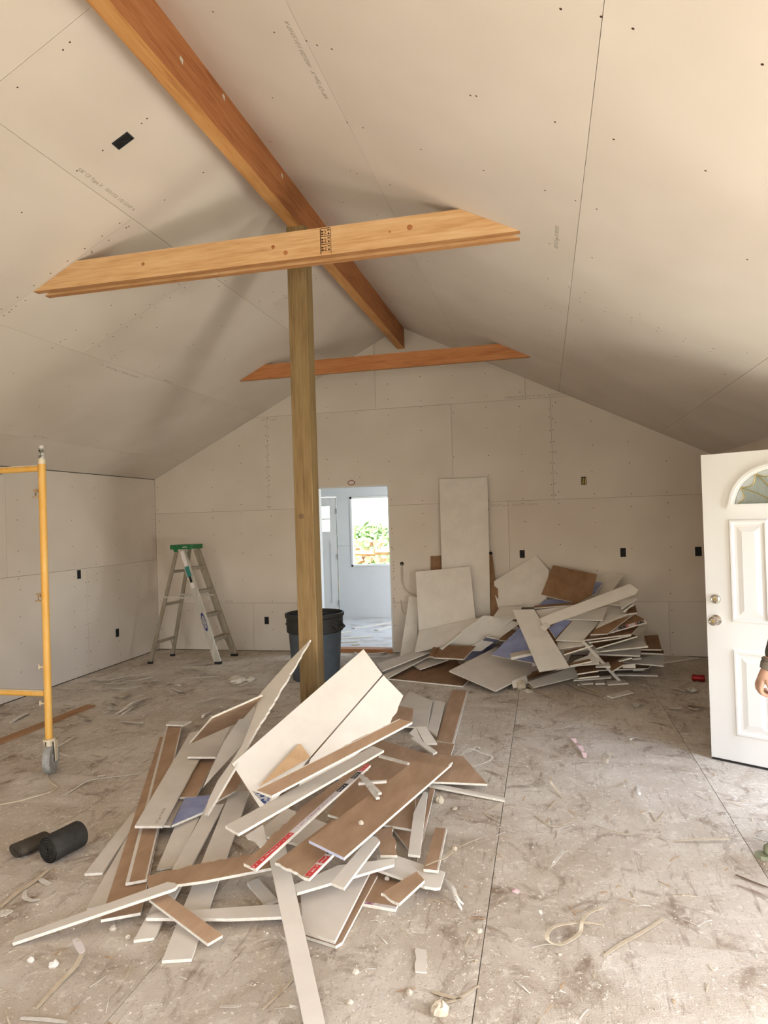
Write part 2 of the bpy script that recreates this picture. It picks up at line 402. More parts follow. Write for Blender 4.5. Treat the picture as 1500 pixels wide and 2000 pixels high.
for s, x0 in ((-1, -XL), (1, XR)):
    sp = []
    for y in [.25+.6096*k for k in range(14)]:
        for x in (.1, .36, .62, .79, .87, 1.15, 1.45, 1.75, 1.86, 1.97, 2.3, 2.6, 2.9, 3.06, 3.3):
            if R.random() < .72 and y < D-.1: sp.append((x+R.uniform(-.02, .02), y+R.uniform(-.012, .012)))
            if R.random() < .18: sp.append((x+R.uniform(.02, .04), y+R.uniform(-.012, .012)))
    if s < 0:
        for yy in (3.84, 3.91, 4.79, 4.87): sp += [(.9+.13*k, yy) for k in range(8)]
        sp += [(.1+.1*k, yy) for yy in (5.9, 5.97) for k in range(7)]
    else:
        for yy in (4.66, 4.74): sp += [(1.95+.16*k, yy) for k in range(6)]
    screws(ceil, lambda u, v, s=s: V((s*u, v, zc(u))), (-s*SL, 0, -1), sp, .0052)
# mill print along the sheet edges
def cprint(s, x, y, fl, size=.033, body='5/8" CF Type X   10/21/23 1:21:53:07 A'):
    n = V((-s*SL, 0, -1)).normalized(); xd = V((0, fl, 0)); dn = V((s, 0, -SL)).normalized()
    yd = n.cross(xd)
    text('sheet_print', body, V((s*x, y, zc(x)))+n*.0008, xd, yd, size, 'ink', ceil)
cprint(-1, .79, 3.29, 1); cprint(1, .735, 3.12, -1); cprint(1, 1.80, 3.95, -1, .03, '5/8" CF Type X 10/21/23')
cprint(-1, 1.99, 5.2, 1, .03); cprint(-1, 1.92, 6.0, 1, .03, '10/21/23 1:21'); cprint(-1, 3.0, 5.5, 1, .03, '5/8" CF Type X')
for u, v, b in ((1.25, 3.085, 'TAPERED EDGE   5/8" CF Type X   10/21/23 1:21:53:07 A'), (1.05, 1.79, '5/8" CF Type X   10/21/23 1:21:53:07 A'), (-2.75, .64, '5/8" CF Type X   10/21/23'), (-1.9, 3.02, '5/8" CF Type X')):
    text('sheet_print', b, (u, D-.0008, v), (1, 0, 0), (0, 0, 1), .034, 'ink', wb)
# pencil ring above the doorway
x = MB(); c = V((-.70, D-.002, 2.155))
x.tube([c+V((.045*math.cos(a*.5236), 0, .03*math.sin(a*.5236))) for a in range(13)], .0045, 5, cap=False)
x.build('pencil_ring', 'ink_red', wb)
# doorway head, jamb edges (cut sheet edge) and threshold
tag(MB().box((DX0, D-.02, 0), (DX1, D+.12, .045)).build('trim_3', 'threshold_wood'), kind='structure')
x = MB(); x.box((DX1-.004, D-.004, .045), (DX1+.012, D+.14, DZ)); x.box((DX0-.012, D-.004, .045), (DX0+.004, D+.14, DZ)); x.box((DX0, D-.004, DZ-.006), (DX1, D+.14, DZ+.012))
tag(x.build('trim_4', 'drywall_hall'), kind='structure')

# ------------------------------------------------------------------ hall behind the doorway
FY, HZ = 11.0, .045
HX0, HX1, HC = -3.4, 1.2, 2.42
hall_h = [(-1.497, -.60, .90, 2.065), (-2.64, -1.735, HZ, 2.085)]
hP = lambda u, v: V((u, FY, v))
surface('wall_hall_far', hP, (0, -1, 0), (HX0, HX1, 0, HC), rows([HX0, -1.9, HX1], HZ, 1.25)+rows([HX0, .1, HX1], 1.25, HC), 'drywall_hall', 'drywall_panel', holes=hall_h)
surface('wall_hall_left', lambda u, v: V((HX0, u, v)), (1, 0, 0), (D+.1, FY, 0, HC), [(D+.12, FY, HZ, 1.25), (D+.12, FY, 1.25, HC)], 'drywall_hall', 'drywall_panel')
surface('wall_hall_right', lambda u, v: V((HX1, u, v)), (-1, 0, 0), (D+.1, FY, 0, HC), [(D+.12, FY, HZ, 1.25), (D+.12, FY, 1.25, HC)], 'drywall_hall', 'drywall_panel', holes=[(9.2, 10.4, .85, 2.05)])  # out-of-view opening added for the hall fill lamp
surface('wall_hall_near', lambda u, v: V((u, D+.13, v)), (0, 1, 0), (HX0, HX1, 0, HC), [(HX0, HX1, HZ, HC)], 'drywall_hall', 'drywall_panel', holes=[(DX0, DX1, -.1, DZ)], back=.005)
tag(MB().box((HX0-.1, D+.12, HC), (HX1+.1, FY+.1, HC+.1)).build('ceiling_hall', 'drywall_hall'), kind='structure')
mat('hall_floor', (.62, .61, .60), .9, (.42, .38, .34), (3, 3, 3), 7, .5, .72, bump=.3)
tag(MB().box((HX0-.1, D+.12, -.1), (HX1+.1, FY+.1, HZ)).build('floor_hall', 'hall_floor'), kind='structure')
# hall window
W = empty('window_1', (-1.05, FY, .9)); tag(W, kind='structure')
x = MB(); a, b, c, d = -1.497-0, -.60, .90, 2.065
def L(v): return V(v)-V((-1.05, FY, .9))
for p, q in (((a, FY-.012, c), (a+.03, FY+.08, d)), ((b-.03, FY-.012, c), (b, FY+.08, d)), ((a, FY-.012, c), (b, FY+.08, c+.03)), ((a, FY-.012, d-.03), (b, FY+.08, d))): x.box(L(p), L(q))
x.build('window_frame', 'white_paint', W)
gm = bpy.data.materials.new('glass'); gm.use_nodes = True; t = gm.node_tree
for nd in list(t.nodes): t.nodes.remove(nd)
om = t.nodes.new('ShaderNodeOutputMaterial'); tr = t.nodes.new('ShaderNodeBsdfTransparent'); gl = t.nodes.new('ShaderNodeBsdfGlossy'); mxs = t.nodes.new('ShaderNodeMixShader')
gl.inputs['Roughness'].default_value = .03; mxs.inputs[0].default_value = .06; tr.inputs[0].default_value = (.96, .97, .97, 1)
t.links.new(tr.outputs[0], mxs.inputs[1]); t.links.new(gl.outputs[0], mxs.inputs[2]); t.links.new(mxs.outputs[0], om.inputs[0]); MATS['glass'] = gm
MB().box(L((a+.03, FY+.03, c+.03)), L((b-.03, FY+.034, d-.03))).build('pane', 'glass', W)
# hall exterior door
dr = empty('door_2', (-2.19, FY, HZ)); tag(dr, kind='structure')
x = MB(); o0 = V((-2.19, FY, HZ))
def dbox(b, u0, u1, v0, v1, y0, y1): b.box((u0, y0, v0), (u1, y1, v1)); return b
x = MB()
for u0, u1, v0, v1 in ((-.44, -.33, 0, 2.03), (.33, .44, 0, 2.03), (-.33, .33, 0, .24), (-.33, .33, 1.30, 1.45), (-.33, .33, 1.88, 2.03), (-.055, .055, .24, 1.30), (-.115, -.095, 1.45, 1.88), (.095, .115, 1.45, 1.88), (-.33, -.115, 1.655, 1.675), (-.095, .095, 1.655, 1.675), (.115, .33, 1.655, 1.675)):
    dbox(x, u0, u1, v0, v1, .0, .045)
x.build('door_frame', 'white_paint_worn', dr)
for u0, u1 in ((-.33, -.055), (.055, .33)): dbox(MB(), u0, u1, .24, 1.30, .014, .032).build('panel', 'white_paint_worn', dr)
for u0, u1 in ((-.33, -.115), (-.095, .095), (.115, .33)):
    for v0, v1 in ((1.45, 1.655), (1.675, 1.88)): dbox(MB(), u0, u1, v0, v1, .02, .024).build('pane', 'glass', dr)
for v in (.2, .98, 1.75): dbox(MB(), .438, .456, v, v+.09, -.012, .01).build('hinge', 'rubber_grey', dr)
dbox(MB(), -.40, -.36, .98, 1.02, -.06, 0).build('handle', 'nickel', dr)
# scraps on the hall floor
for i, (px, py, qx, qy, wd) in enumerate(((663, 1246, 728, 1242, .05), (650, 1236, 686, 1232, .06), (690, 1226, 762, 1215, .05), (735, 1230, 763, 1222, .04), (665, 1253, 700, 1252, .03), (688, 1258, 702, 1257, .04))):
    a, b = at(px, py, HZ+.014), at(qx, qy, HZ+.014); n = (b-a).cross(V((0, 0, 1))).normalized()*wd
    o = MB().prism([a-n, b-n*.8, b+n, a+n*.9], (0, 0, -.0127), 0, 0, 1).build('drywall_scrap', ['strip_white', 'gypsum'], origin='c')
    tag(o, ('white drywall strip lying on hall floor beyond the doorway, nearest the threshold', 'white drywall strip on hall floor beyond the doorway, right behind the bin handle', 'longest white strip on the hall floor under the hall window', 'short white strip on hall floor against the doorway jamb', 'thin white offcut near the hall threshold, left', 'small white offcut just inside the hall threshold')[i], 'drywall scrap', 'offcuts on the hall floor')

# ------------------------------------------------------------------ outdoors seen through the hall window
tag(MB().box((-30, FY+.12, -.35), (30, 70, -.25)).build('ground_outside', 'grass'), kind='structure')
tag(MB().box((-30, -40, -.35), (30, FY+.12, -.26)).build('ground_yard', 'grass'), kind='structure')
for row in range(9):
    for k in range(6-row//3 if row % 2 == 0 else 3):
        rad = R.uniform(.070, .085); wz = -.16+.168*row; ln_ = R.uniform(.38, .46); a0 = R.uniform(0, 6.28)
        if row % 2 == 0:
            wx = -2.42+.215*k+row*.015+R.uniform(-.02, .02); y0 = 13.5+R.uniform(-.1, .1)
            top = [V((wx+rad*math.cos(a0+j*1.2566), y0, wz+rad*math.sin(a0+j*1.2566))) for j in range(5)]; ex_ = (R.uniform(-.08, .08), ln_, 0)
        else:
            wx = -2.50+.47*k-row*.02; y0 = 13.55+R.uniform(-.08, .12)
            top = [V((wx, y0+rad*math.cos(a0+j*1.2566), wz+rad*math.sin(a0+j*1.2566))) for j in range(5)]; ex_ = (ln_, R.uniform(-.12, .12), R.uniform(-.02, .02))
        o = MB().prism(top, ex_, 0, 0, 1).build('firewood_log', ['split_end', 'split_wood'], origin='c')
        tag(o, 'split orange-brown firewood log in the heap outside the hall window', 'firewood', 'firewood heap outside')
def bush(name, c, rx, rz, n, label, cat):
    e = empty(name, (c[0], c[1], c[2])); x = MB()
    for i in range(n):
        th, ph = R.uniform(0, 6.28), math.acos(R.uniform(-1, 1)); rr = R.uniform(.55, 1)**.5
        p = V((rx*rr*math.sin(ph)*math.cos(th), rx*rr*math.sin(ph)*math.sin(th), rz+rz*rr*math.cos(ph)))
        a = V((R.uniform(-1, 1), R.uniform(-1, 1), R.uniform(-1, 1))).normalized()*.12; b = a.orthogonal().normalized()*.06
        x.add([p-a, p+b, p+a, p-b], [(0, 1, 2, 3)])
    x.build('foliage', 'leaf', e); y = MB()
    y.tube([(0, 0, -.05), (.03, .02, rz*.6), (0, .05, rz*1.3)], [.08, .06, .03], 8); y.build('stem', 'bark', e)
    tag(e, label, cat)
bush('shrub', (-3.4, 19, -.3), 1.3, .95, 700, 'pale green shrub standing behind the firewood heap', 'shrub')
bush('shrub', (-.6, 22, -.3), 1.4, .7, 600, 'low green shrub farther back in the yard, right of the heap', 'shrub')

# ------------------------------------------------------------------ timber: ridge beam, two collar ties, post
bw = .045
x = MB(); x.box((-bw, YF, 3.80), (bw, D-.002, HR-.02))
x.m[0] = 1
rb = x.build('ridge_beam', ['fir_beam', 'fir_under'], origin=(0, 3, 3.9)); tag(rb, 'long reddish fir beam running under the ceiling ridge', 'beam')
for yk, zk in ((3.4, 4.02), (4.25, 4.0), (2.95, 3.93)):
    MB().prism([V((bw+.0015, yk, zk-.008)), V((bw+.0015, yk+.03, zk-.02)), V((bw+.0015, yk+.035, zk+.008)), V((bw+.0015, yk+.01, zk+.012))], (-.001, 0, 0)).build('chipped_patch', 'chip', rb).location = V((0, -3, -3.9))
def tie(y0, plies, z0, z1, m, label, lifts):
    e = empty('collar_tie', (0, y0, z0)); xb = (HR-z0)/SL; xt = (HR-z1)/SL; y = 0
    for k, (th, cuts) in enumerate(plies):
        xs = [-1]+cuts+[1]
        for a, b in zip(xs, xs[1:]):
            f0 = a*(xb if abs(a) == 1 else 1); f1 = b*(xb if abs(b) == 1 else 1)
            t0 = a*(xt if abs(a) == 1 else 1); t1 = b*(xt if abs(b) == 1 else 1)
            dz = lifts[k]
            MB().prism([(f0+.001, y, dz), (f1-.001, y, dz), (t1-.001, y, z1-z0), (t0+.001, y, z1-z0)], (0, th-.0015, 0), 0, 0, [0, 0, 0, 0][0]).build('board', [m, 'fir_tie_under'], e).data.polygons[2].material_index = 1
        y += th
    tag(e, label, 'collar tie', 'collar ties'); return e
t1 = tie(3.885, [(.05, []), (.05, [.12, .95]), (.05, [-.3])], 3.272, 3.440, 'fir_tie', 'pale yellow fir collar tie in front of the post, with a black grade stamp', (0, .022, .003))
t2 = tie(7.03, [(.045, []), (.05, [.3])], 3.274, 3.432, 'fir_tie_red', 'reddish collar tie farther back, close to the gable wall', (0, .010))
# grade stamp on the front tie
st = V(at(626, 462, 3.885))-t1.location; stx = .345
sb = MB(); 
p0 = at(636, 474, 3.885); cx0 = p0.x
for zz in (.030, .078, .126): sb.box((cx0-.028, -.0008, zz+.033), (cx0+.03, 0, zz+.037))
sb.box((cx0-.034, -.0008, .008), (cx0-.029, 0, .160)); sb.box((cx0+.031, -.0008, .008), (cx0+.034, 0, .158))
for zz in (.030, .078, .126):
    sb.add([(cx0+.012, -.0008, zz-.004), (cx0+.028, -.0008, zz-.004), (cx0+.020, -.0008, zz+.012)], [(0, 1, 2)])
    sb.box((cx0-.027, -.0008, zz-.004), (cx0-.013, 0, zz+.006)); sb.box((cx0-.027, -.0008, zz+.012), (cx0-.014, 0, zz+.022)); sb.box((cx0+.012, -.0008, zz+.02), (cx0+.027, 0, zz+.026))
stamp = sb.build('grade_stamp', 'ink_dark', t1)
for zz in (.026, .074, .122):
    tx = text('stamp_numeral', '2', (0, 0, 0), (1, 0, 0), (0, 0, 1), .038, 'ink_dark', stamp)
    tx.rotation_euler = (math.pi/2, 0, 0); tx.location = (cx0-.011, -.0006, zz)
for kx, kz, kr in ((-.05, .045, .014), (-.13, .09, .012), (.72, .10, .017), (.60, .09, .007), (-1.02, .09, .012)):
    MB().lathe([(kr, 0), (kr*.75, .0012), (kr*.7, .0004), (0.0001, .0014)], (kx+.25, 0, kz), 14, axis=(0, -1, 0)).build('knot', 'fir_beam', t1)
x = MB(); x.box((-.070, -.07, 0), (.070, .07, 3.80))
x = MB(); x.prism([(-.07, -.066, 0), (-.066, -.07, 0), (.066, -.07, 0), (.07, -.066, 0), (.07, .066, 0), (.066, .07, 0), (-.066, .07, 0), (-.07, .066, 0)], (0, 0, 3.80))
po = x.build('timber_post', 'post_wood'); po.location = (.006, 4.67, 0); tag(po, 'square brown treated timber post under the ridge beam', 'post')
for kx, kz in ((-.02, 1.72),): MB().lathe([(.02, 0), (.014, .0015), (.0001, .001)], (kx, -.07, kz), 14, axis=(0, -1, 0)).build('knot', 'bark', po)

# ------------------------------------------------------------------ electrical boxes and holes
def ebox(c, n, wd, ht, label, wires=False):
    n = V(n).normalized(); e = empty('electrical_box', V(c)); u = V((0, 0, 1)).cross(n).normalized() if abs(n.z) < .9 else V((0, 1, 0)); v = n.cross(u)
    x = MB(); x.prism([u*a+v*b+n*.0012 for a, b in ((-wd/2, -ht/2), (wd/2, -ht/2), (wd/2, ht/2), (-wd/2, ht/2))], -n*.001); x.build('cavity', 'black', e)
    y = MB()
    for a0, a1, b0, b1 in ((-wd/2, -wd/2+.006, -ht/2, ht/2), (wd/2-.006, wd/2, -ht/2, ht/2), (-wd/2, wd/2, ht/2-.006, ht/2), (-wd/2, wd/2, -ht/2, -ht/2+.006)):
        y.prism([u*a+v*b+n*.004 for a, b in ((a0, b0), (a1, b0), (a1, b1), (a0, b1))], -n*.003)
    y.build('rim', 'box_plastic', e)
    if wires:
        for k in (-.018, 0, .018): MB().tube([u*k-v*.04+n*.004, u*k+v*.0+n*.008, u*(k*1.1)+v*.035+n*.004], .004, 6).build('wire', 'lead', e)
    else: MB().tube([u*-.015-v*.02+n*.003, n*.006, u*.018+v*.03+n*.003], .003, 6).build('wire', 'box_plastic', e)
    tag(e, label, 'electrical box', 'open electrical boxes')
for (px, py), wd, ht, lb, wi in (((1140, 939), .06, .095, 'single high electrical box with yellow wires on the back wall above the heap', 1), ((1020, 1082), .06, .095, 'black electrical box on back wall just left of the brown square scrap', 0), ((1217, 1079), .062, .105, 'black electrical box on back wall above the right end of the heap', 0), ((1364, 1077), .07, .105, 'black electrical box on back wall at the open door edge', 0), ((521, 1212), .06, .095, 'low black electrical box on back wall between ladder and bin', 0)):
    p = at(px, py, D-.001); ebox((p.x, D, p.z), (0, -1, 0), wd, ht, lb, wi)
for px, py, lb in ((154, 1122, 'electrical box on left wall just under the mid seam'), (229, 1236, 'low electrical box on left wall near the ladder')):
    p = at(px, py, ('x', XL)); ebox((XL, p.y, p.z), (1, 0, 0), .06, .10, lb)
cb = V((-.518, 3.322, zc(.518))); n = V((SL, 0, -1)).normalized()
ebox(cb, n, .065, .11, 'black rectangular light box opening in the left ceiling slope')
for px, py, lb in ((785, 1101, 'round cable hole in back wall right of the doorway'), (958, 1081, 'round hole in back wall beside the tall leaning sheet'), ):
    p = at(px, py, D-.001); o = MB().lathe([(.024, .0), (.021, .003), (.018, .001), (.0001, .001)], (0, 0, 0), 16, axis=(0, -1, 0)).build('cable_hole', 'black'); o.location = (p.x, D-.0005, p.z)
    tag(o, lb, 'wall hole')
def path(pts, a): return [at(px, py, a) for px, py in pts]
def smooth(pts, k=5):
    out = []
    P = [pts[0]]+pts+[pts[-1]]
    for i in range(1, len(P)-2):
        for j in range(k):
            t = j/k; a, b, c, d = P[i-1], P[i], P[i+1], P[i+2]
            out.append(.5*((2*b)+(c-a)*t+(2*a-5*b+4*c-d)*t*t+(3*b-a-3*c+d)*t**3))
    return out+[pts[-1]]
x = MB(); x.tube(smooth(path([(785, 1101), (785, 1115), (787, 1140), (797, 1156), (812, 1163), (822, 1168)], D-.03)), .006, 6); x.tube(smooth(path([(802, 1164), (812, 1167), (822, 1171)], D-.05)), .008, 6)
tag(x.build('wall_cable', 'wire', smooth=True), 'tan electric cable hanging from the hole right of the doorway', 'cable')
x = MB(); x.tube(smooth(path([(783, 1172), (785, 1190), (790, 1198), (797, 1197)], D-.02)), .006, 6)
tag(x.build('wall_cable', 'wire', smooth=True), 'short dark cable loop low beside the doorway', 'cable')

# ------------------------------------------------------------------ open front door (white, half-round light)
uD = V((.861, -.509, 0)).normalized(); nD = V((0, 0, 1)).cross(uD); nD = -nD if nD.y > 0 else nD
dr = empty('door_1', (2.717, 4.967, .012)); tag(dr, kind='structure')
def dp(u, v, n=0): return uD*u+V((0, 0, v))+nD*n
DW, DH, DT = .914, 2.032, .045
def pris(b, uv, n0, n1, mi=0): b.prism([dp(u, v, n1) for u, v in uv], nD*(n0-n1), mi); return b
ac, av, aa, ab = .457, 1.685, .259, .232
x = MB()
pris(x, [(0, 0), (DW, 0), (DW, av), (0, av)], -DT, 0)
pris(x, [(0, av), (ac-aa, av), (ac-aa, DH), (0, DH)], -DT, 0); pris(x, [(ac+aa, av), (DW, av), (DW, DH), (ac+aa, DH)], -DT, 0)
N = 28
def arc(a, b, t): return (ac+a*math.cos(t), av+b*math.sin(t))
for i in range(N):
    t0, t1 = math.pi*(1-i/N), math.pi*(1-(i+1)/N); p, q = arc(aa, ab, t0), arc(aa, ab, t1)
    pris(x, [p, q, (q[0], DH), (p[0], DH)], -DT, 0)
x.build('door_leaf', 'white_paint', dr)
x = MB()
for i in range(N):
    t0, t1 = math.pi*(1-i/N), math.pi*(1-(i+1)/N)
    for (a0, a1, h) in ((-.004, .012, .012), (.012, .030, .020), (.030, .044, .009)):
        pris(x, [arc(aa+a0, ab+a0, t0), arc(aa+a0, ab+a0, t1), arc(aa+a1, ab+a1, t1), arc(aa+a1, ab+a1, t0)], -.002, h)
for v0, v1, h in ((-.010, .008, .018), (-.024, -.010, .009)): pris(x, [(ac-aa-.044, av+v0), (ac+aa+.044, av+v0), (ac+aa+.044, av+v1), (ac-aa-.044, av+v1)], -.002, h)
x.build('fanlight_frame', 'white_paint', dr)
fm = mat('frosted', (.60, .66, .62), .35, (.50, .57, .53), (50, 50, 14), 4, bump=.7, bscale=70)
fm.node_tree.nodes['Principled BSDF'].inputs['Transmission Weight'].default_value = .45
fm2 = mat('bevel_glass', (.86, .88, .86), .12); fm2.node_tree.nodes['Principled BSDF'].inputs['Transmission Weight'].default_value = .5
nodes_t = [math.pi*(1-k/6) for k in range(7)]
hub = [arc(.06, .055, t) for t in nodes_t]
for k in range(6):
    t0, t1 = nodes_t[k], nodes_t[k+1]; p, q = arc(aa-.004, ab-.004, t0), arc(aa-.004, ab-.004, t1)
    mid = [arc(aa-.004-.045*math.sin(math.pi*j/6), ab-.004-.045*math.sin(math.pi*j/6), t0+(t1-t0)*j/6) for j in range(7)]
    out = [arc(aa-.003, ab-.003, t0+(t1-t0)*j/6) for j in range(7)]
    pris(MB(), out+mid[-2:0:-1], -.030, -.020).build('bevel_pane', 'bevel_glass', dr)
    h0, h1 = hub[k], hub[k+1]
    pris(MB(), mid+[h1, h0], -.030, -.024).build('frosted_pane', 'frosted', dr)
    MB().tube([dp(*m, -.019) for m in mid], .003, 6).build('came', 'lead', dr)
    if k: 
        bow = [(p[0]+(h0[0]-p[0])*s+.018*math.sin(math.pi*s)*(1 if k < 3 else -1), p[1]+(h0[1]-p[1])*s) for s in (0, .25, .5, .75, 1)]
        MB().tube([dp(*m, -.018) for m in bow], .003, 6).build('came', 'lead', dr)
pris(MB(), hub, -.030, -.022).build('hub_pane', 'bevel_glass', dr)
MB().tube([dp(*h, -.018) for h in hub], .004, 6).build('came', 'lead', dr)
MB().lathe([(.026, 0), (.02, .008), (.0001, .010)], dp(ac, av+.02, -.022), 14, axis=nD).build('hub_jewel', 'lead', dr)
for u0, u1 in ((.157, .397), (.517, .757)):
    for v0, v1 in ((.918, 1.595), (.174, .742)):
        x = MB(); 
        for d0, d1, h0, h1 in ((0, .010, .0, .011), (.010, .022, .011, .011), (.022, .034, .011, -.004+.005), (.034, .050, .001, .001), (.050, .082, .001, .009)):
            A = [(u0+d0, v0+d0), (u1-d0, v0+d0), (u1-d0, v1-d0), (u0+d0, v1-d0)]; B = [(u0+d1, v0+d1), (u1-d1, v0+d1), (u1-d1, v1-d1), (u0+d1, v1-d1)]
            for i in range(4):
                j = (i+1) % 4; x.add([dp(*A[i], h0), dp(*A[j], h0), dp(*B[j], h1), dp(*B[i], h1)], [(0, 1, 2, 3)])
        x.add([dp(*b, .009) for b in B], [(0, 1, 2, 3)])
        x.build('panel', 'white_paint', dr)
for nm, u, v, pr in (('door_knob', .062, .925, [(.034, 0), (.035, .006), (.024, .012), (.013, .018), (.013, .034), (.026, .042), (.031, .054), (.029, .066), (.020, .072), (.018, .070), (.0001, .071)]), ('deadbolt', .062, 1.066, [(.033, 0), (.033, .006), (.027, .016), (.022, .020), (.020, .018), (.0001, .019)])):
    o = MB().lathe(pr, dp(u, v), 28, axis=nD).build(nm, 'nickel', dr, smooth=True); MB().lathe([(.009, .0), (.008, .004), (.0001, .004)], dp(u, v)+nD*(pr[-1][1]), 12, axis=nD).build('keyhole', 'lead', o)
pris(MB(), [(0.004, .0), (DW-.004, 0), (DW-.004, .012), (.004, .012)], -DT-.002, .002).build('door_sweep', 'black_rubber', dr).location = (0, 0, -.008)
for v in (.2, 1.0, 1.8): MB().tube([dp(DW+.012, v, -.02), dp(DW+.012, v+.09, -.02)], .007, 8).build('hinge', 'nickel', dr)

# ------------------------------------------------------------------ step ladder
ld = empty('step_ladder', (0, 0, 0))
nb, nt_ = V((-2.205, 7.52, .02)), at(356, 1076, 7.64); fb, ft = V((-2.225, 8.0, .02)), at(384, 1072, 7.85)
rnb, rnt = V((-3.075, 7.46, .02)), at(348, 1076, 7.66); rfb, rft = V((-3.05, 7.93, .02)), at(371, 1071, 7.83)
rnt.x -= .02
def lerp(a, b, t): return a+(b-a)*t
def zt(a, b, z): return lerp(a, b, (z-a.z)/(b.z-a.z))
for a, b, m, nm in ((nb, nt_, 'aluminium', 'front_rail'), (fb, ft, 'alu_dirty', 'front_rail')):
    o = MB().bar(a, b, .084, .024, (0, 1, 0)).build(nm, m, ld)
    s = -1 if a is nb else 1
    for k in (-.03, -.01, .01, .03):
        dd = (b-a).normalized(); sd_ = dd.cross(V((0, 1, 0))).normalized()
        MB().bar(a+sd_*k+V((0, s*.013, 0)), b+sd_*k+V((0, s*.013, 0)), .006, .005, (0, 1, 0)).build('rib', m, o)
    if a is nb:
        c = zt(a, b, .50)+V((0, -.018, 0)); dd = (b-a).normalized(); sd_ = dd.cross(V((0, -1, 0))).normalized()
        q = [c+dd*(.12*math.cos(k*.5236))+sd_*(.026*math.sin(k*.5236)) for k in range(12)]
        lg = MB().prism(q, (0, .001, 0)).build('maker_logo', 'logo_blue', o)
        q2 = [c+V((0, -.0012, 0))+dd*(.085*math.cos(k*.5236))+sd_*(.018*math.sin(k*.5236)) for k in range(12)]
        MB().prism(q2, (0, .001, 0)).build('logo_field', 'aluminium', o)
        tx = text('logo_lettering', 'WERNER', c+V((0, -.0022, 0))+dd*.072-sd_*.011, -dd, -sd_ if (-dd).cross(-sd_).y < 0 else sd_, .033, 'logo_blue', o)
        if (-dd).cross(-sd_).y >= 0: pass
        for z0, z1, mm, wd in ((1.18, 1.36, 'tape_white', .05), (1.05, 1.17, 'label_teal', .056), (.98, 1.05, 'black', .03), (.91, .97, 'tape_white', .045)):
            p, q = zt(a, b, z0)+V((0, -.0175, 0)), zt(a, b, z1)+V((0, -.0175, 0)); MB().bar(p, q, wd, .0012, (0, 1, 0)).build('sticker', mm, o)
for a, b in ((rnb, rnt), (rfb, rft)): MB().bar(a, b, .042, .022, (0, 1, 0)).build('rear_rail', 'alu_dirty', ld)
for z in (.29, .58, .87, 1.16):
    p, q = zt(nb, nt_, z), zt(fb, ft, z); o = MB().bar(p, q, .078, .010, (0, 0, 1)).build('step', 'alu_dirty', ld)
    o2 = MB(); o2.bar(p+V((.037, 0, -.018)), q+V((.037, 0, -.018)), .005, .04); o2.bar(p+V((-.037, 0, -.012)), q+V((-.037, 0, -.012)), .005, .028); o2.build('step_lip', 'alu_dirty', o)
for z in (.25, .71, 1.11): MB().bar(zt(rnb, rnt, z), zt(rfb, rft, z), .012, .036).build('rear_brace', 'alu_dirty', ld)
for a, b, c, d in ((nb, nt_, fb, ft), (rnb, rnt, rfb, rft)):
    z = .27; p, q = zt(a, b, z), zt(c, d, z)
    MB().bar(lerp(p, q, .28), zt(a, b, .09), .012, .004).build('corner_brace', 'alu_dirty', ld); MB().bar(lerp(q, p, .28), zt(c, d, .09), .012, .004).build('corner_brace', 'alu_dirty', ld)
for a, b, c, d in ((nb, nt_, rnb, rnt), (fb, ft, rfb, rft)):
    p, q = zt(a, b, .79), zt(c, d, .80); MB().bar(p+V((.02, -.016, 0)), q+V((-.02, -.016, 0)), .006, .022).build('spreader', 'aluminium', ld)
cx = (nt_+ft+rnt+rft)/4; x = MB()
cp = [at(344, 1073, 7.60), at(389, 1071, 7.60), at(390, 1068, 7.90), at(347, 1068, 7.92)]
x0, x1, y0, y1 = cx.x-.16, cx.x+.155, 7.61, 7.89; zt0 = 1.385
x.prism([(x0, y0+.02, zt0+.055), (x0+.02, y0, zt0+.055), (x1-.02, y0, zt0+.055), (x1, y0+.02, zt0+.055), (x1, y1-.02, zt0+.055), (x1-.02, y1, zt0+.055), (x0+.02, y1, zt0+.055), (x0, y1-.02, zt0+.055)], (0, 0, -.055))
x.prism([(x0+.05, y0-.002, zt0+.03), (x0+.12, y0-.002, zt0+.03), (x0+.105, y0-.002, zt0-.03), (x0+.065, y0-.002, zt0-.03)], (0, .015, 0))
o = x.build('top_cap', 'green_plastic', ld); MB().box((x1-.13, y0-.003, zt0+.022), (x1-.07, y0, zt0+.032)).build('cap_lettering', 'strip_white', o)
for a in (nb, fb): MB().box((a.x-.035, a.y-.022, 0), (a.x+.045, a.y+.022, .03)).build('foot', 'black_rubber', ld)
for a in (rnb, rfb): MB().box((a.x-.03, a.y-.018, 0), (a.x+.025, a.y+.018, .028)).build('foot', 'black_rubber', ld)
tag(ld, 'aluminium step ladder with green top cap in the left corner', 'ladder')

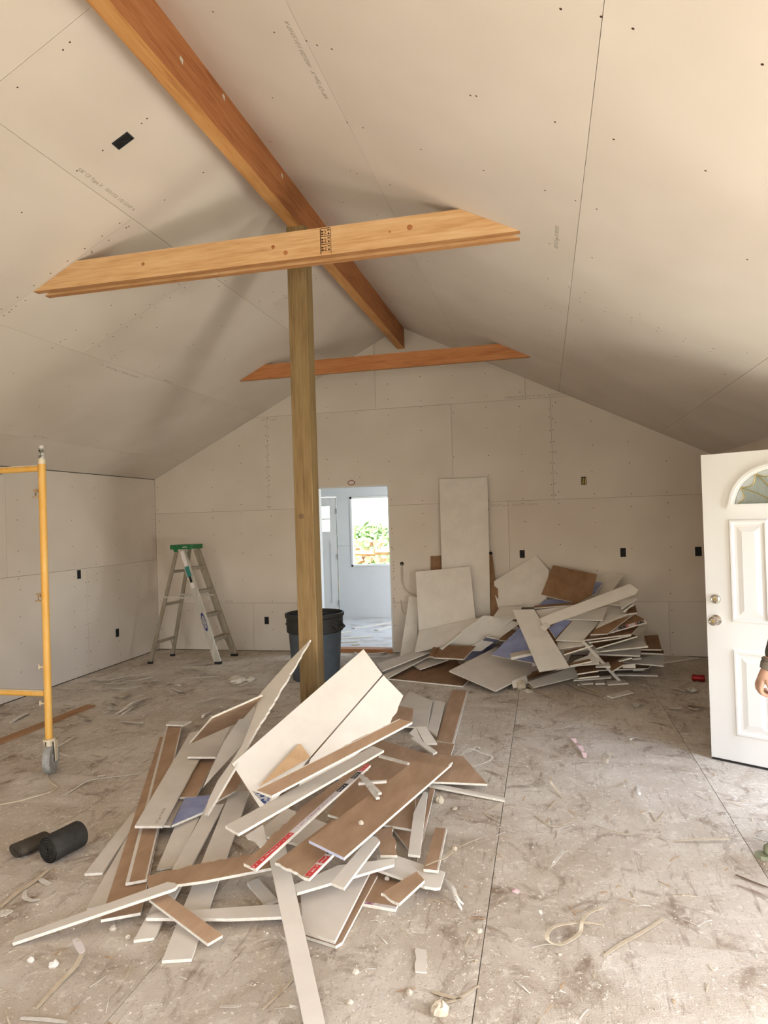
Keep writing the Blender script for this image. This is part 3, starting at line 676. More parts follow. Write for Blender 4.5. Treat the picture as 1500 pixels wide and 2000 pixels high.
# ------------------------------------------------------------------ scaffold frame on casters
sf = empty('scaffold_frame', (-1.69, 4.035, 0))
def leg(ox, twist):
    MB().tube([(ox, 0, .235), (ox, 0, 2.135)], .0245, 18).build('upright', 'yellow_paint', sf, smooth=True)
    o = MB().tube([(ox, 0, 2.13), (ox, 0, 2.17)], .0235, 14).build('coupling_collar', 'splash', sf, smooth=True)
    o = MB().tube([(ox, 0, 2.165), (ox, 0, 2.262)], .0195, 14).build('coupling_pin', 'galv', sf, smooth=True)
    MB().lathe([(.006, 0), (.0001, .001)], (ox, -.0195, 2.225), 8, axis=(0, -1, 0)).build('pin_hole', 'black', o)
    for z in (1.94, 1.22):
        x = MB(); s = -1
        x.box((ox-.028, -.006, z-.10), (ox-.024, .006, z+.035)); x.box((ox-.068, -.01, z+.012), (ox-.024, .01, z+.024)); x.box((ox-.072, -.01, z-.036), (ox-.024, .01, z-.024)); x.box((ox-.06, -.004, z-.024), (ox-.054, .004, z+.012)); x.box((ox-.05, -.012, z+.0), (ox-.03, .012, z+.012))
        x.build('brace_lock', 'rust', sf)
    for z in (.735, .485):
        x = MB(); x.tube([(ox-.02, 0, z), (ox-.058, 0, z)], .007, 8); x.box((ox-.064, -.008, z-.014), (ox-.056, .008, z+.018)); x.build('brace_stud', 'splash', sf)
    x = MB(); x.tube([(ox, 0, .19), (ox, 0, .25)], .020, 12); x.lathe([(.0001, .232), (.040, .232), (.040, .246), (.0001, .246)], (ox, 0, 0), 16); x.build('caster_stem', 'splash', sf)
    c, s = math.cos(twist), math.sin(twist); A = V((c, s, 0)); B = V((-s, c, 0)); off = B*.022+V((ox, 0, 0))
    x = MB()
    for k in (-.034, .034): x.prism([off+A*k+B*-.03+V((0, 0, .232)), off+A*k+B*.035+V((0, 0, .232)), off+A*k+B*.02+V((0, 0, .085)), off+A*k+B*-.015+V((0, 0, .085))], A*.005)
    x.prism([off+A*-.034+B*-.03+V((0, 0, .232)), off+A*.039+B*-.03+V((0, 0, .232)), off+A*.039+B*.035+V((0, 0, .232)), off+A*-.034+B*.035+V((0, 0, .232))], (0, 0, -.006)); x.build('caster_fork', 'splash', sf)
    x = MB().lathe([(.0001, -.024), (.03, -.026), (.035, -.02), (.078, -.02), (.082, -.025), (.098, -.024), (.102, -.012), (.102, .012), (.098, .024), (.082, .025), (.078, .02), (.035, .02), (.03, .026), (.0001, .024)], off+V((0, 0, .102)), 28, axis=A); x.build('wheel', 'rubber_grey', sf, smooth=True)
leg(0, .35); leg(-1.52, -.5)
for z, r in ((2.105, .021), (.553, .021)):
    o = MB().tube([(-.02, 0, z), (-1.50, 0, z)], r, 16).build('cross_tube', 'yellow_paint', sf, smooth=True)
    MB().box((-1.48, -.014, z+r-.003), (-.03, .014, z+r+.0015)).build('plaster_splash', 'splash', o)
MB().tube([(-.36, 0, 2.08), (-.36, 0, 2.13)], .031, 14).build('clamp', 'galv', sf); MB().box((-.395, -.03, 2.075), (-.345, .03, 2.135)).build('clamp', 'galv', sf)
tag(sf, 'yellow tubular scaffold frame on caster wheels at the left edge', 'scaffold')

# ------------------------------------------------------------------ rubbish bin behind the post
bn_ = empty('rubbish_bin', (-.765, 6.96, 0))
MB().lathe([(.0001, .012), (.238, .012), (.246, 0), (.252, .02), (.292, .66), (.0, .66)][:5]+[(.280, .66), (.24, .03), (.0001, .03)], n=36).build('body', 'bin_grey', bn_, smooth=True)
MB().lathe([(.285, .50), (.302, .51), (.304, .655), (.318, .668), (.318, .700), (.300, .704), (.292, .66), (.278, .50)], n=36).build('rim', 'bin_lid', bn_, smooth=True)
MB().lathe([(.299, .698), (.288, .60), (.255, .12), (.0001, .10)], n=36).build('liner_bag', 'black_rubber', bn_, smooth=True)
for a in (-.35, math.pi-.35):
    c, s = math.cos(a), math.sin(a); x = MB(); p = lambda r, t, z: V((c*r-s*t, s*r+c*t, z))
    x.tube([p(.29, -.07, .60), p(.345, -.06, .565), p(.352, 0, .555), p(.345, .06, .565), p(.29, .07, .60)], .017, 8); x.box(p(.29, 0, .56)-V((.03, .05, .0)), p(.29, 0, .62)+V((.03, .05, 0))); x.build('handle', 'bin_lid', bn_, smooth=True)
tag(bn_, 'dark grey round rubbish bin with black rim behind the post', 'bin')

# ------------------------------------------------------------------ drywall cut-offs
BP = {}; DBG = []
OPP = {'ivory': 'brown', 'brown_dark': 'ivory', 'brown': 'ivory', 'purple': 'brown', 'kraft': 'kraft'}
def board(key, label, top, px, z, th=.0127, rag=(), group='cut-offs in the front heap', on=None, extra=None, name='drywall_scrap', cat='drywall scrap', edge='gypsum', outline_px=None):
    if on:
        o, n = BP[on[0]]; o = o+n*on[1]
    else:
        if not isinstance(z, (list, tuple)): z = [z]*3
        A, B, C_ = [at(p[0], p[1], a) for p, a in zip(px, z)]
        n = (B-A).cross(C_-A).normalized(); o = A
        if n.dot(CAM-A) < 0: n = -n
    BP[key] = (o, n)
    px = outline_px or px
    def onp(p): d = ray(*p[:2]); return CAM+d*((o-CAM).dot(n)/d.dot(n))
    def outline(pl, rag):
        q = [onp(p) for p in pl]; out = []
        for i, a in enumerate(q):
            b = q[(i+1) % len(q)]; out.append(a)
            if i in rag:
                L_ = (b-a).length; k = max(3, min(24, int(L_/.022))); side = n.cross((b-a).normalized())
                for j in range(1, k): out.append(lerp(a, b, (j+R.uniform(-.3, .3))/k)+side*R.uniform(-.007, .007))
        return out
    m = MB(); m.prism(outline(px, rag), -n*th, 0, 1, 2)
    for e in (extra or []): m.prism(outline(e[0], e[1] if len(e) > 1 else ()), -n*th, 0, 1, 2)
    ob = m.build(name, [top, OPP[top], edge], origin='c'); DBG.append((key, max((v-ob.location).length for v in m.v))); tag(ob, label, cat, group); return ob
def tape(ob, key, a, b, inset_dir, width, segs, marks=True):
    """printed end tape folded along one edge of a board: segs = [(from, to, material)]"""
    o, n = BP[key]; n = V(n); c = ob.location
    def onp(p): d = ray(*p); return CAM+d*((o-CAM).dot(n)/d.dot(n))
    A, B, Q = onp(a), onp(b), onp(inset_dir); d = (B-A); dn = d.normalized(); s = (Q-A)-dn*(Q-A).dot(dn); s = s.normalized()*width
    A, B = A+n*.0008-c, B+n*.0008-c
    tp = MB().prism([A, B, B+s, A+s], -n*.0006).build('edge_tape', 'tape_white', ob)
    for f, t_, m in segs:
        p, q = lerp(A, B, f), lerp(A, B, t_)
        MB().prism([p+s*.08+n*.0006, q+s*.08+n*.0006, q+s*.92+n*.0006, p+s*.92+n*.0006], -n*.0005).build('tape_print', m, tp)
        if marks:
            x = MB(); L_ = (q-p).length; k = int(L_/.012); ins = 'tape_white' if m != 'tape_white' else 'tape_ink'
            for j in range(k):
                if R.random() < .75:
                    u = p+dn*(.004+j*.012)+s*R.uniform(.36, .44)+n*.0011; e = dn*R.uniform(.004, .009); h = s*R.uniform(.12, .24)
                    x.prism([u, u+e, u+e+h, u+h], -n*.0004)
            if x.v: x.build('print_marks', ins, tp)

B = board
# --- front heap, bottom layer first
B('A1', 'narrow grey strip sticking out at far left, screw holes at its end', 'ivory', [(165, 1706), (200, 1704), (290, 1570), (256, 1590)], [.016, .016, .02])
B('A2', 'pale wedge on the floor between the leftmost strip and the long brown strip', 'ivory', [(169, 1774), (207, 1766), (262, 1600), (236, 1655)], [.0135, .0135, .0135])
B('A3', 'long brown-backed strip at the bottom of the heap, left side', 'brown', [(197, 1796), (275, 1782), (352, 1432), (312, 1440)], [.032, .032, .034])
B('A4', 'brown strip with scratch marks lying over the long brown strip', 'brown', [(245, 1725), (286, 1717), (355, 1418), (325, 1416)], [.052, .052, .052])
B('A4b', 'small white end piece across the top of the scratched brown strip', 'ivory', [(324, 1415), (358, 1416), (374, 1408), (332, 1408)], .072)
B('Sb', 'long pale strip, its square end poking out under the front brown board', 'ivory', [(261, 1836), (301, 1831), (437, 1570), (405, 1572)], [.0145, .0145, .07])
B('Sc', 'long pale strip reaching nearest the front with a square end at lower left', 'ivory', [(316, 1876), (374, 1872), (487, 1545), (450, 1545)], [.0145, .0145, .072])
B('Sa', 'short olive-grey strip between brown scratched strip and purple piece', 'ivory', [(306, 1696), (343, 1691), (395, 1585), (352, 1590)], [.016, .016, .055])
B('A12', 'shaded strip hidden under the right edge of the ivory printed strip', 'ivory', [(300, 1612), (333, 1612), (362, 1555), (330, 1560)], [.062, .062, .066])
B('A11', 'purple moisture board piece on the left of the front heap', 'purple', [(335, 1612), (396, 1586), (414, 1552), (361, 1558)], [.072, .075, .085])
B('A6', 'small brown rectangle framed by a pale ledge, beside the ivory printed strip', 'brown', [(351, 1557), (383, 1556), (421, 1482), (383, 1483)], [.088, .088, .1], rag=(2,))
B('A5', 'wide ivory strip with faint mill print, upper left of the front heap', 'ivory', [(263, 1613), (317, 1613), (396, 1470), (392, 1427), (371, 1431)], [.10, .10, .125])
B('A7', 'ivory piece with a bright lower edge tucked under the raised brown flap', 'ivory', [(366, 1478), (421, 1478), (448, 1420), (412, 1396)], [.145, .145, .17])
B('A13', 'shaded brown triangle with white lower edge, under the leaning sheets', 'brown', [(417, 1568), (460, 1544), (473, 1523), (455, 1503)], [.10, .105, .125])
B('A10', 'white tapered sheet sloping up beneath the raised brown flap', 'ivory', [(397, 1537), (473, 1455), (488, 1374), (438, 1447)], [.13, .24, .42], extra=[([(473, 1455), (483, 1430), (499, 1384), (488, 1374)],)])
B('A9', 'long thin sheet standing on end with its pointed tip against the post', 'ivory', [(606, 1249), (398, 1590), (506, 1357)], [4.575, .12, .53], outline_px=[(606, 1249), (530, 1379), (498, 1430), (480, 1462), (457, 1503), (435, 1540), (417, 1570), (405, 1590), (398, 1590), (408, 1560), (425, 1525), (450, 1490), (473, 1455), (483, 1430), (500, 1385), (506, 1357), (560, 1296)], rag=(0, 1))
B('A8', 'raised brown flap with a white torn edge at upper left of the heap', 'brown', [(371, 1453), (470, 1409), (513, 1360), (415, 1403)], [.20, .33, .56])
B('A44', 'brown plank-like strip flat on the floor behind the heap, right of the white scraps', 'brown', [(853, 1446), (886, 1452), (914, 1350), (883, 1347)], .0145)
B('A48', 'small brown remnant at the near end of the floor strip', 'brown', [(830, 1470), (880, 1476), (888, 1453), (846, 1449)], .03)
B('A43', 'white narrow scrap with scored lines next to the brown floor strip', 'ivory', [(835, 1424), (853, 1437), (869, 1371), (844, 1366)], [.045, .045, .03], extra=[([(832, 1416), (838, 1420), (848, 1372), (843, 1370)],)])
B('A42', 'bluish-white square scrap behind the big panel', 'ivory', [(788, 1418), (834, 1421), (844, 1368), (800, 1350), (778, 1379)], [.06, .06, .05])
B('A45', 'brown torn piece against the right edge of the big panel', 'brown', [(758, 1416), (805, 1411), (808, 1384), (774, 1377)], [.10, .10, .12], rag=(3,))
B('A28', 'large brown sheet lying under the purple-ended board', 'brown', [(640, 1590), (720, 1615), (884, 1488), (735, 1442)], [.11, .11, .10])
B('A29', 'brown four-sided piece pointing right at the heap edge', 'brown', [(836, 1526), (952, 1531), (904, 1477), (848, 1473)], [.055, .04, .05])
B('A30', 'thin cream stick poking out to the right past the brown point', 'ivory', [(836, 1527), (838, 1534), (986, 1563), (985, 1558)], [.03, .03, .016])
B('A47', 'narrow white-edged strip below the bent white scrap', 'ivory', [(802, 1441), (812, 1438), (854, 1468), (846, 1472)], [.12, .12, .09])
B('A46', 'small bent white scrap sitting behind the brown boards', 'ivory', [(812, 1419), (832, 1419), (854, 1452), (830, 1452)], [.15, .15, .10], extra=[([(799, 1432), (812, 1419), (826, 1452), (816, 1445)],)])
B('A31', 'brown triangle with a straight white lower edge under the purple-ended board', 'brown', [(742, 1609), (808, 1620), (813, 1535), (770, 1560)], [.075, .075, .08])
B('A31b', 'brown piece on the floor under the standing white strip', 'brown', [(765, 1615), (815, 1680), (842, 1560), (810, 1560)], .03)
B('A32', 'white strip on its side pointing up to the purple-ended board', 'ivory', [(797, 1668), (820, 1671), (835, 1548), (828, 1546), (808, 1587)], [.065, .065, .12])
B('A32b', 'long thin brown sliver right of the standing white strip', 'brown', [(820, 1640), (826, 1640), (849, 1540), (840, 1538)], [.02, .02, .04])
B('A41', 'brown sheet at the very bottom under the large ivory sheet', 'brown', [(590, 1826), (656, 1847), (668, 1840), (738, 1708), (726, 1698)], [.016, .0145, .015], extra=[])
B('A36', 'brown piece with printed end tape, lying nearest the bare floor at right', 'brown', [(709, 1765), (772, 1776), (795, 1732), (742, 1704)], .0145)
B('A40', 'large ivory sheet low in front, under the diagonal white pieces', 'ivory', [(592, 1818), (654, 1838), (726, 1696), (700, 1680), (586, 1730)], [.05, .05, .052])
B('A34', 'ivory piece running right with a broken corner, beneath the small brown block', 'ivory', [(738, 1698), (860, 1733), (778, 1672)], [.062, .042, .055], outline_px=[(738, 1698), (830, 1731), (860, 1733), (869, 1703), (778, 1672), (735, 1670)], rag=(1,))
B('A33', 'small brown strip with curled white edge at far right of the heap', 'brown', [(827, 1697), (856, 1700), (873, 1618), (850, 1616)], [.066, .066, .03])
B('A35', 'short brown block with a crumbled white end, right front', 'brown', [(744, 1744), (780, 1764), (829, 1719), (814, 1702)], [.07, .07, .075], rag=(0, 2))
B('A39', 'small brown rectangle between the white diagonal and the brown triangle', 'brown', [(743, 1670), (776, 1670), (765, 1614), (732, 1622)], [.085, .085, .095], rag=(1,))
B('A38', 'cream strip crossing below the short white diagonal piece', 'ivory', [(580, 1744), (770, 1688), (771, 1676), (660, 1690), (574, 1728)], [.10, .10, .105], rag=(4,))
B('A18', 'horizontal white strip with a torn right end, front left', 'ivory', [(285, 1793), (655, 1786), (672, 1758)], [.045, .04, .042], outline_px=[(285, 1793), (450, 1794), (655, 1786), (673, 1774), (672, 1758), (450, 1772), (302, 1783)], rag=(2,))
B('A19', 'short grey strip lying diagonally inside the frame of strips', 'ivory', [(482, 1723), (517, 1766), (543, 1757), (504, 1715)], .0145)
B('A15', 'brown strip with saw-toothed upper edge across the front left', 'brown', [(290, 1735), (533, 1694), (287, 1710)], [.085, .115, .087], outline_px=[(290, 1735), (400, 1720), (533, 1694), (532, 1660), (400, 1685), (287, 1710)], rag=(3, 4))
B('A17', 'short brown board lying diagonally at the front left corner', 'brown', [(291, 1756), (406, 1843), (435, 1826), (326, 1746)], [.088, .034, .036])
B('A16', 'long white strip pointing far left on the floor', 'ivory', [(24, 1842), (335, 1737), (29, 1829)], [.016, .13, .017], outline_px=[(24, 1842), (335, 1737), (347, 1728), (328, 1722), (29, 1829)], rag=(1, 2))
B('A20', 'very long white strip running toward the viewer out of the frame', 'ivory', [(601, 2036), (643, 2034), (556, 1645), (520, 1645)], [.016, .016, .165])
B('A49', 'cream curved offcut with red torn edge in the middle of the heap', 'ivory', [(479, 1632), (507, 1654), (520, 1640), (514, 1610)], [.14, .13, .15], rag=(0,))
B('A50', 'ivory piece glimpsed between the two taped boards', 'ivory', [(500, 1628), (590, 1650), (648, 1612), (560, 1578)], [.10, .10, .10])
B('A27', 'brown board with red end tape and crumbled white end', 'brown', [(537, 1684), (604, 1716), (700, 1620), (650, 1600)], [.205, .205, .19], rag=(0,))
B('A26', 'big brown board with a pale purple end face on top of the heap', 'brown', [(603, 1641), (672, 1675), (882, 1492), (866, 1498), (808, 1487)], [.262, .262, .235], rag=(2,))
B('A37', 'short white strip slanting down from under the purple-ended board', 'ivory', [(646, 1724), (672, 1734), (742, 1642), (735, 1634), (724, 1632)], [.15, .15, .19])
B('A25', 'narrow brown board with red and white tape along its edge', 'brown', [(476, 1686), (500, 1697), (724, 1494), (712, 1488), (592, 1574)], [.235, .235, .255], rag=(3, 4))
B('A24', 'largest pale panel leaning up beside the post, scored down its length', 'ivory', [(453, 1492), (710, 1268), (788, 1354), (748, 1318), (607, 1478), (516, 1592)], [.30, .79, .5][:3], extra=None) if False else None
def bigpanel():
    A, Bq, Cq = at(453, 1492, .30), at(710, 1268, .80), at(790, 1356, .52)
    n = (Bq-A).cross(Cq-A).normalized(); n = n if n.dot(CAM-A) > 0 else -n; BP['A24'] = (A, n)
    on = lambda p, off=0: CAM+ray(*p)*((A+n*off-CAM).dot(n)/ray(*p).dot(n))
    m = MB(); m.prism([on(p) for p in ((453, 1492), (710, 1268), (747, 1317), (605, 1480), (516, 1590))], -n*.0127, 0, 1, 2)
    # second half, bent back a little along the score line
    s0, s1 = on((749, 1319)), on((607, 1482)); ax = (s1-s0).normalized(); rot = Matrix.Rotation(math.radians(-7), 3, ax)
    half = [on(p) for p in ((749, 1319), (790, 1356))]; lower = [on(p) for p in ((607, 1482), (560, 1540))]
    tear = [on((790, 1356)), on((781, 1376)), on((778, 1388)), on((769, 1398)), on((764, 1412)), on((754, 1420)), on((746, 1434)), on((700, 1470)), on((660, 1500)), on((610, 1540)), on((572, 1562))]
    pts = [s0]+[s0+rot @ (p-s0) for p in tear]+[s1]
    if (pts[1]-on((790, 1356))).dot(n) > 0: rot = rot.inverted(); pts = [s0]+[s0+rot @ (p-s0) for p in tear]+[s1]
    m.prism(pts, -n*.0127, 0, 1, 2)
    o = m.build('drywall_scrap', ['ivory', 'brown', 'brown'], origin='c'); tag(o, 'largest pale panel leaning up beside the post, scored down its length', 'drywall scrap', 'cut-offs in the front heap')
bigpanel()
B('A22', 'brown-faced strip slanting across the foot of the big leaning panel', 'brown', [(499, 1543), (531, 1554), (805, 1410), (780, 1404)], [.38, .37, .56], rag=(3,))
B('A22b', 'printed blue and white paper at the low end of the slanting brown strip', 'kraft', [(492, 1545), (520, 1575), (530, 1560), (500, 1546)], [.35, .33, .35], th=.002, name='paper_wrap', cat='paper', edge='kraft')
bpy.data.objects['paper_wrap'].data.materials[0] = MATS['tape_blue']
B('A21', 'ivory strip slanting parallel below the brown-faced strip', 'ivory', [(440, 1613), (466, 1628), (750, 1465), (728, 1457)], [.33, .33, .37])
B('A23', 'folded brown kraft paper triangle on the big leaning panel', 'kraft', [(504, 1538), (606, 1479), (588, 1454), (583, 1453)], 0, th=.003, on=('A24', .022), name='kraft_paper', cat='paper', edge='kraft')
def bo(lbl): return next(o for o in bpy.data.objects if o.get('label') == lbl)
tape(bo('narrow brown board with red and white tape along its edge'), 'A25', (500, 1697), (724, 1494), (480, 1684), .032, [(0, .27, 'tape_red'), (.30, .62, 'tape_white'), (.67, .76, 'tape_black'), (.82, .90, 'tape_black'), (.91, 1.0, 'tape_red')])
tape(bo('brown board with red end tape and crumbled white end'), 'A27', (608, 1713), (696, 1623), (545, 1684), .036, [(0, .22, 'tape_red'), (.26, .40, 'tape_red'), (.44, .62, 'tape_black')])
tape(bo('brown piece with printed end tape, lying nearest the bare floor at right'), 'A36', (709, 1765), (772, 1776), (720, 1740), .02, [(.05, .3, 'tape_ink'), (.35, .6, 'tape_white')])
o = bo('big brown board with a pale purple end face on top of the heap'); o.data.materials.append(MATS['purple_pale'] if 'purple_pale' in MATS else mat('purple_pale', (.50, .52, .68), .8, (.58, .60, .74), (30, 30, 30))); o.data.polygons[2].material_index = 3
A5o = bo('wide ivory strip with faint mill print, upper left of the front heap')
def onb(key, px, off=.0008):
    o, n = BP[key]; d = ray(*px); return CAM+d*((o+n*off-CAM).dot(n)/d.dot(n))
p, q = onb('A5', (308, 1608)), onb('A5', (345, 1540)); tx = text('mill_print', 'CF Type X 10/21/23', (0, 0, 0), (1, 0, 0), (0, 1, 0), .022, 'ink', A5o)
xx = (q-p).normalized(); zz = BP['A5'][1]; yy = zz.cross(xx); L0 = p-A5o.location
tx.matrix_local = Matrix(((xx.x, yy.x, zz.x, L0.x), (xx.y, yy.y, zz.y, L0.y), (xx.z, yy.z, zz.z, L0.z), (0, 0, 0, 1)))

def band(lbl, key, a, b, inset, width=.014):
    o, n = BP[key]; ob = bo(lbl); c = ob.location; on = lambda p: CAM+ray(*p)*((o-CAM).dot(n)/ray(*p).dot(n))
    A, B_, Q = on(a), on(b), on(inset); dn = (B_-A).normalized(); s_ = (Q-A)-dn*(Q-A).dot(dn); s_ = s_.normalized()*width
    MB().prism([p-c+n*.0008 for p in (A, B_, B_+s_, A+s_)], -n*.0006).build('wrapped_edge', 'ivory', ob)
band('brown strip with scratch marks lying over the long brown strip', 'A4', (245, 1725), (325, 1416), (286, 1717), .016)
band('brown strip with scratch marks lying over the long brown strip', 'A4', (286, 1717), (355, 1418), (245, 1725), .006)
band('brown plank-like strip flat on the floor behind the heap, right of the white scraps', 'A44', (886, 1452), (914, 1350), (853, 1446), .014)
band('small brown strip with curled white edge at far right of the heap', 'A33', (856, 1700), (873, 1618), (827, 1697), .008)
band('brown-faced strip slanting across the foot of the big leaning panel', 'A22', (499, 1543), (780, 1404), (531, 1554), .006)

# --- back heap (numbers above 2.5 in the anchors are distances into the room)
G2 = 'cut-offs in the back heap'
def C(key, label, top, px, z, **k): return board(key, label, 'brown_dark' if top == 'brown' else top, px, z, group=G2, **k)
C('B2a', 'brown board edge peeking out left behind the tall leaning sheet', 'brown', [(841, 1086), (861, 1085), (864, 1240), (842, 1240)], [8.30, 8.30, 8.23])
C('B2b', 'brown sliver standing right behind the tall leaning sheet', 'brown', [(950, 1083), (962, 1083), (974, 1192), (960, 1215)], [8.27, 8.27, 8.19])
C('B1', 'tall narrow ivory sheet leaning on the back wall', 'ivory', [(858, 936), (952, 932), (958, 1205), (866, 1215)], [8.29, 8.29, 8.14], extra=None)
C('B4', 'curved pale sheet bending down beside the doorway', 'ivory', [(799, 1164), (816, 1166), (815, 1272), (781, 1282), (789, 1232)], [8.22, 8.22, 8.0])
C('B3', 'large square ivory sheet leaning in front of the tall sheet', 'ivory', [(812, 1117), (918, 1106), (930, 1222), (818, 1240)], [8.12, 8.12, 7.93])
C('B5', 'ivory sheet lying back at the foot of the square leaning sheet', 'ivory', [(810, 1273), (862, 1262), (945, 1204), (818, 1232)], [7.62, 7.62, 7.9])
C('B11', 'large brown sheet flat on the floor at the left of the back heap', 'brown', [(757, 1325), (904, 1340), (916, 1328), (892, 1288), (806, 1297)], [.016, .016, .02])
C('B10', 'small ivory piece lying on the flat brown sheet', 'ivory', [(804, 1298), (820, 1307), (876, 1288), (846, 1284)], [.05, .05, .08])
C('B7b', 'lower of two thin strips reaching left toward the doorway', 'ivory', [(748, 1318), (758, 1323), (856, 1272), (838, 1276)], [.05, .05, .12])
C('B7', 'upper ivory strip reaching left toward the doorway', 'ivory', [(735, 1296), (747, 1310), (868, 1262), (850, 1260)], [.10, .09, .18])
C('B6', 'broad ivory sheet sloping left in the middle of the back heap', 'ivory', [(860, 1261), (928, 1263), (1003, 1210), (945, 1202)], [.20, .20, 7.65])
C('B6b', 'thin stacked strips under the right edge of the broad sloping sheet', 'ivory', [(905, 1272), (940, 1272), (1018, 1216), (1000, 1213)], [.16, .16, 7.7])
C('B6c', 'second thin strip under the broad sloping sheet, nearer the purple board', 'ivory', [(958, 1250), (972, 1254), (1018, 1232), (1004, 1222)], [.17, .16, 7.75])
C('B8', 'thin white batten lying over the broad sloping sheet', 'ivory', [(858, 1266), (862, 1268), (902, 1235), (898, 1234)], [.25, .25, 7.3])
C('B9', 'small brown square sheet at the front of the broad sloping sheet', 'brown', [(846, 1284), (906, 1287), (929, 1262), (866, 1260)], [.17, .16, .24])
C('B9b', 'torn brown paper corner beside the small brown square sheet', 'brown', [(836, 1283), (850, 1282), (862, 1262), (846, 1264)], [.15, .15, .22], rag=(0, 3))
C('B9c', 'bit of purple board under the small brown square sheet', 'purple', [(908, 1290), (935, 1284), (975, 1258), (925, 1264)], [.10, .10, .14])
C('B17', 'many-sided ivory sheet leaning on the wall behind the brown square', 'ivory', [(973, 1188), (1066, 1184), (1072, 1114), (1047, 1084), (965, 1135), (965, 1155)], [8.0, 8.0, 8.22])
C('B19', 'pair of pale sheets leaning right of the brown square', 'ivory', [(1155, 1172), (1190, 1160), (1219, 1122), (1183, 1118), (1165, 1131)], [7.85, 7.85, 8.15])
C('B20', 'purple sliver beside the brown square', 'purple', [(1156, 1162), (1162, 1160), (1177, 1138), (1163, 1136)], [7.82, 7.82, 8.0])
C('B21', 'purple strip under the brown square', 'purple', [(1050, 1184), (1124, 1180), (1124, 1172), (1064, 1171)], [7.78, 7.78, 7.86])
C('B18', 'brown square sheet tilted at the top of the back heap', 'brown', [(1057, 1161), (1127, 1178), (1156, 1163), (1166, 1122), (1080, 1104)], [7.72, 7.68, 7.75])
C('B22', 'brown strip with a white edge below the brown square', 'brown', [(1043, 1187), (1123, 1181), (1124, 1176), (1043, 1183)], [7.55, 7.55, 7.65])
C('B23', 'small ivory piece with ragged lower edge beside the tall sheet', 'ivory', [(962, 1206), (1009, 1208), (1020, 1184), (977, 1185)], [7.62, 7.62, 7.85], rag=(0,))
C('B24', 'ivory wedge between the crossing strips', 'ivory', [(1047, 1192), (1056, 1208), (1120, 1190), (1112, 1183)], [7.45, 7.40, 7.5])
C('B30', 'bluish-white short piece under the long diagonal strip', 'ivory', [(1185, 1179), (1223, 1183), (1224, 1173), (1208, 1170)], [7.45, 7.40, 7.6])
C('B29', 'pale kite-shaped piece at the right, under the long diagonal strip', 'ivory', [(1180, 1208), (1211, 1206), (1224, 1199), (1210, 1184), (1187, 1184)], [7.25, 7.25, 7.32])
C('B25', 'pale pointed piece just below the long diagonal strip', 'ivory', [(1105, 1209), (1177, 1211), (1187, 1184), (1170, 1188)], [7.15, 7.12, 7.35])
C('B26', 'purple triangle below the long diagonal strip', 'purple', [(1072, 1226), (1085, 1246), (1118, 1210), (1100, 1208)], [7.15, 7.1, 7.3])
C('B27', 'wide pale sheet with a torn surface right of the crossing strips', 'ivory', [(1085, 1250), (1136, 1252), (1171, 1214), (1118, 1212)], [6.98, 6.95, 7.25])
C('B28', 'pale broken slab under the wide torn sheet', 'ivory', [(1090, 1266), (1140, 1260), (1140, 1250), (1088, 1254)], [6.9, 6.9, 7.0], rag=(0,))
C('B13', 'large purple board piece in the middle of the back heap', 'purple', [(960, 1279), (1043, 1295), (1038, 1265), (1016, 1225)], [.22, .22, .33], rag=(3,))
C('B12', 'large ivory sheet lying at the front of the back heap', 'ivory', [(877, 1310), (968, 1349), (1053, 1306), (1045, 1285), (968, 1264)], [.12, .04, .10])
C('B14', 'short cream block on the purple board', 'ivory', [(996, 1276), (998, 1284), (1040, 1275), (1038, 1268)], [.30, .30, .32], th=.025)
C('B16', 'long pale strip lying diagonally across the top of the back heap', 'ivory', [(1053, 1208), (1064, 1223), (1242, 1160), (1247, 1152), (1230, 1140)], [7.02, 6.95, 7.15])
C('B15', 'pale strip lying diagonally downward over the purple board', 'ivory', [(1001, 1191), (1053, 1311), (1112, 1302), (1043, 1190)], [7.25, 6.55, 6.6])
C('B15b', 'short pale piece squeezed between the two crossing strips', 'ivory', [(1055, 1225), (1064, 1232), (1075, 1222), (1066, 1214)], [6.9, 6.88, 6.95])
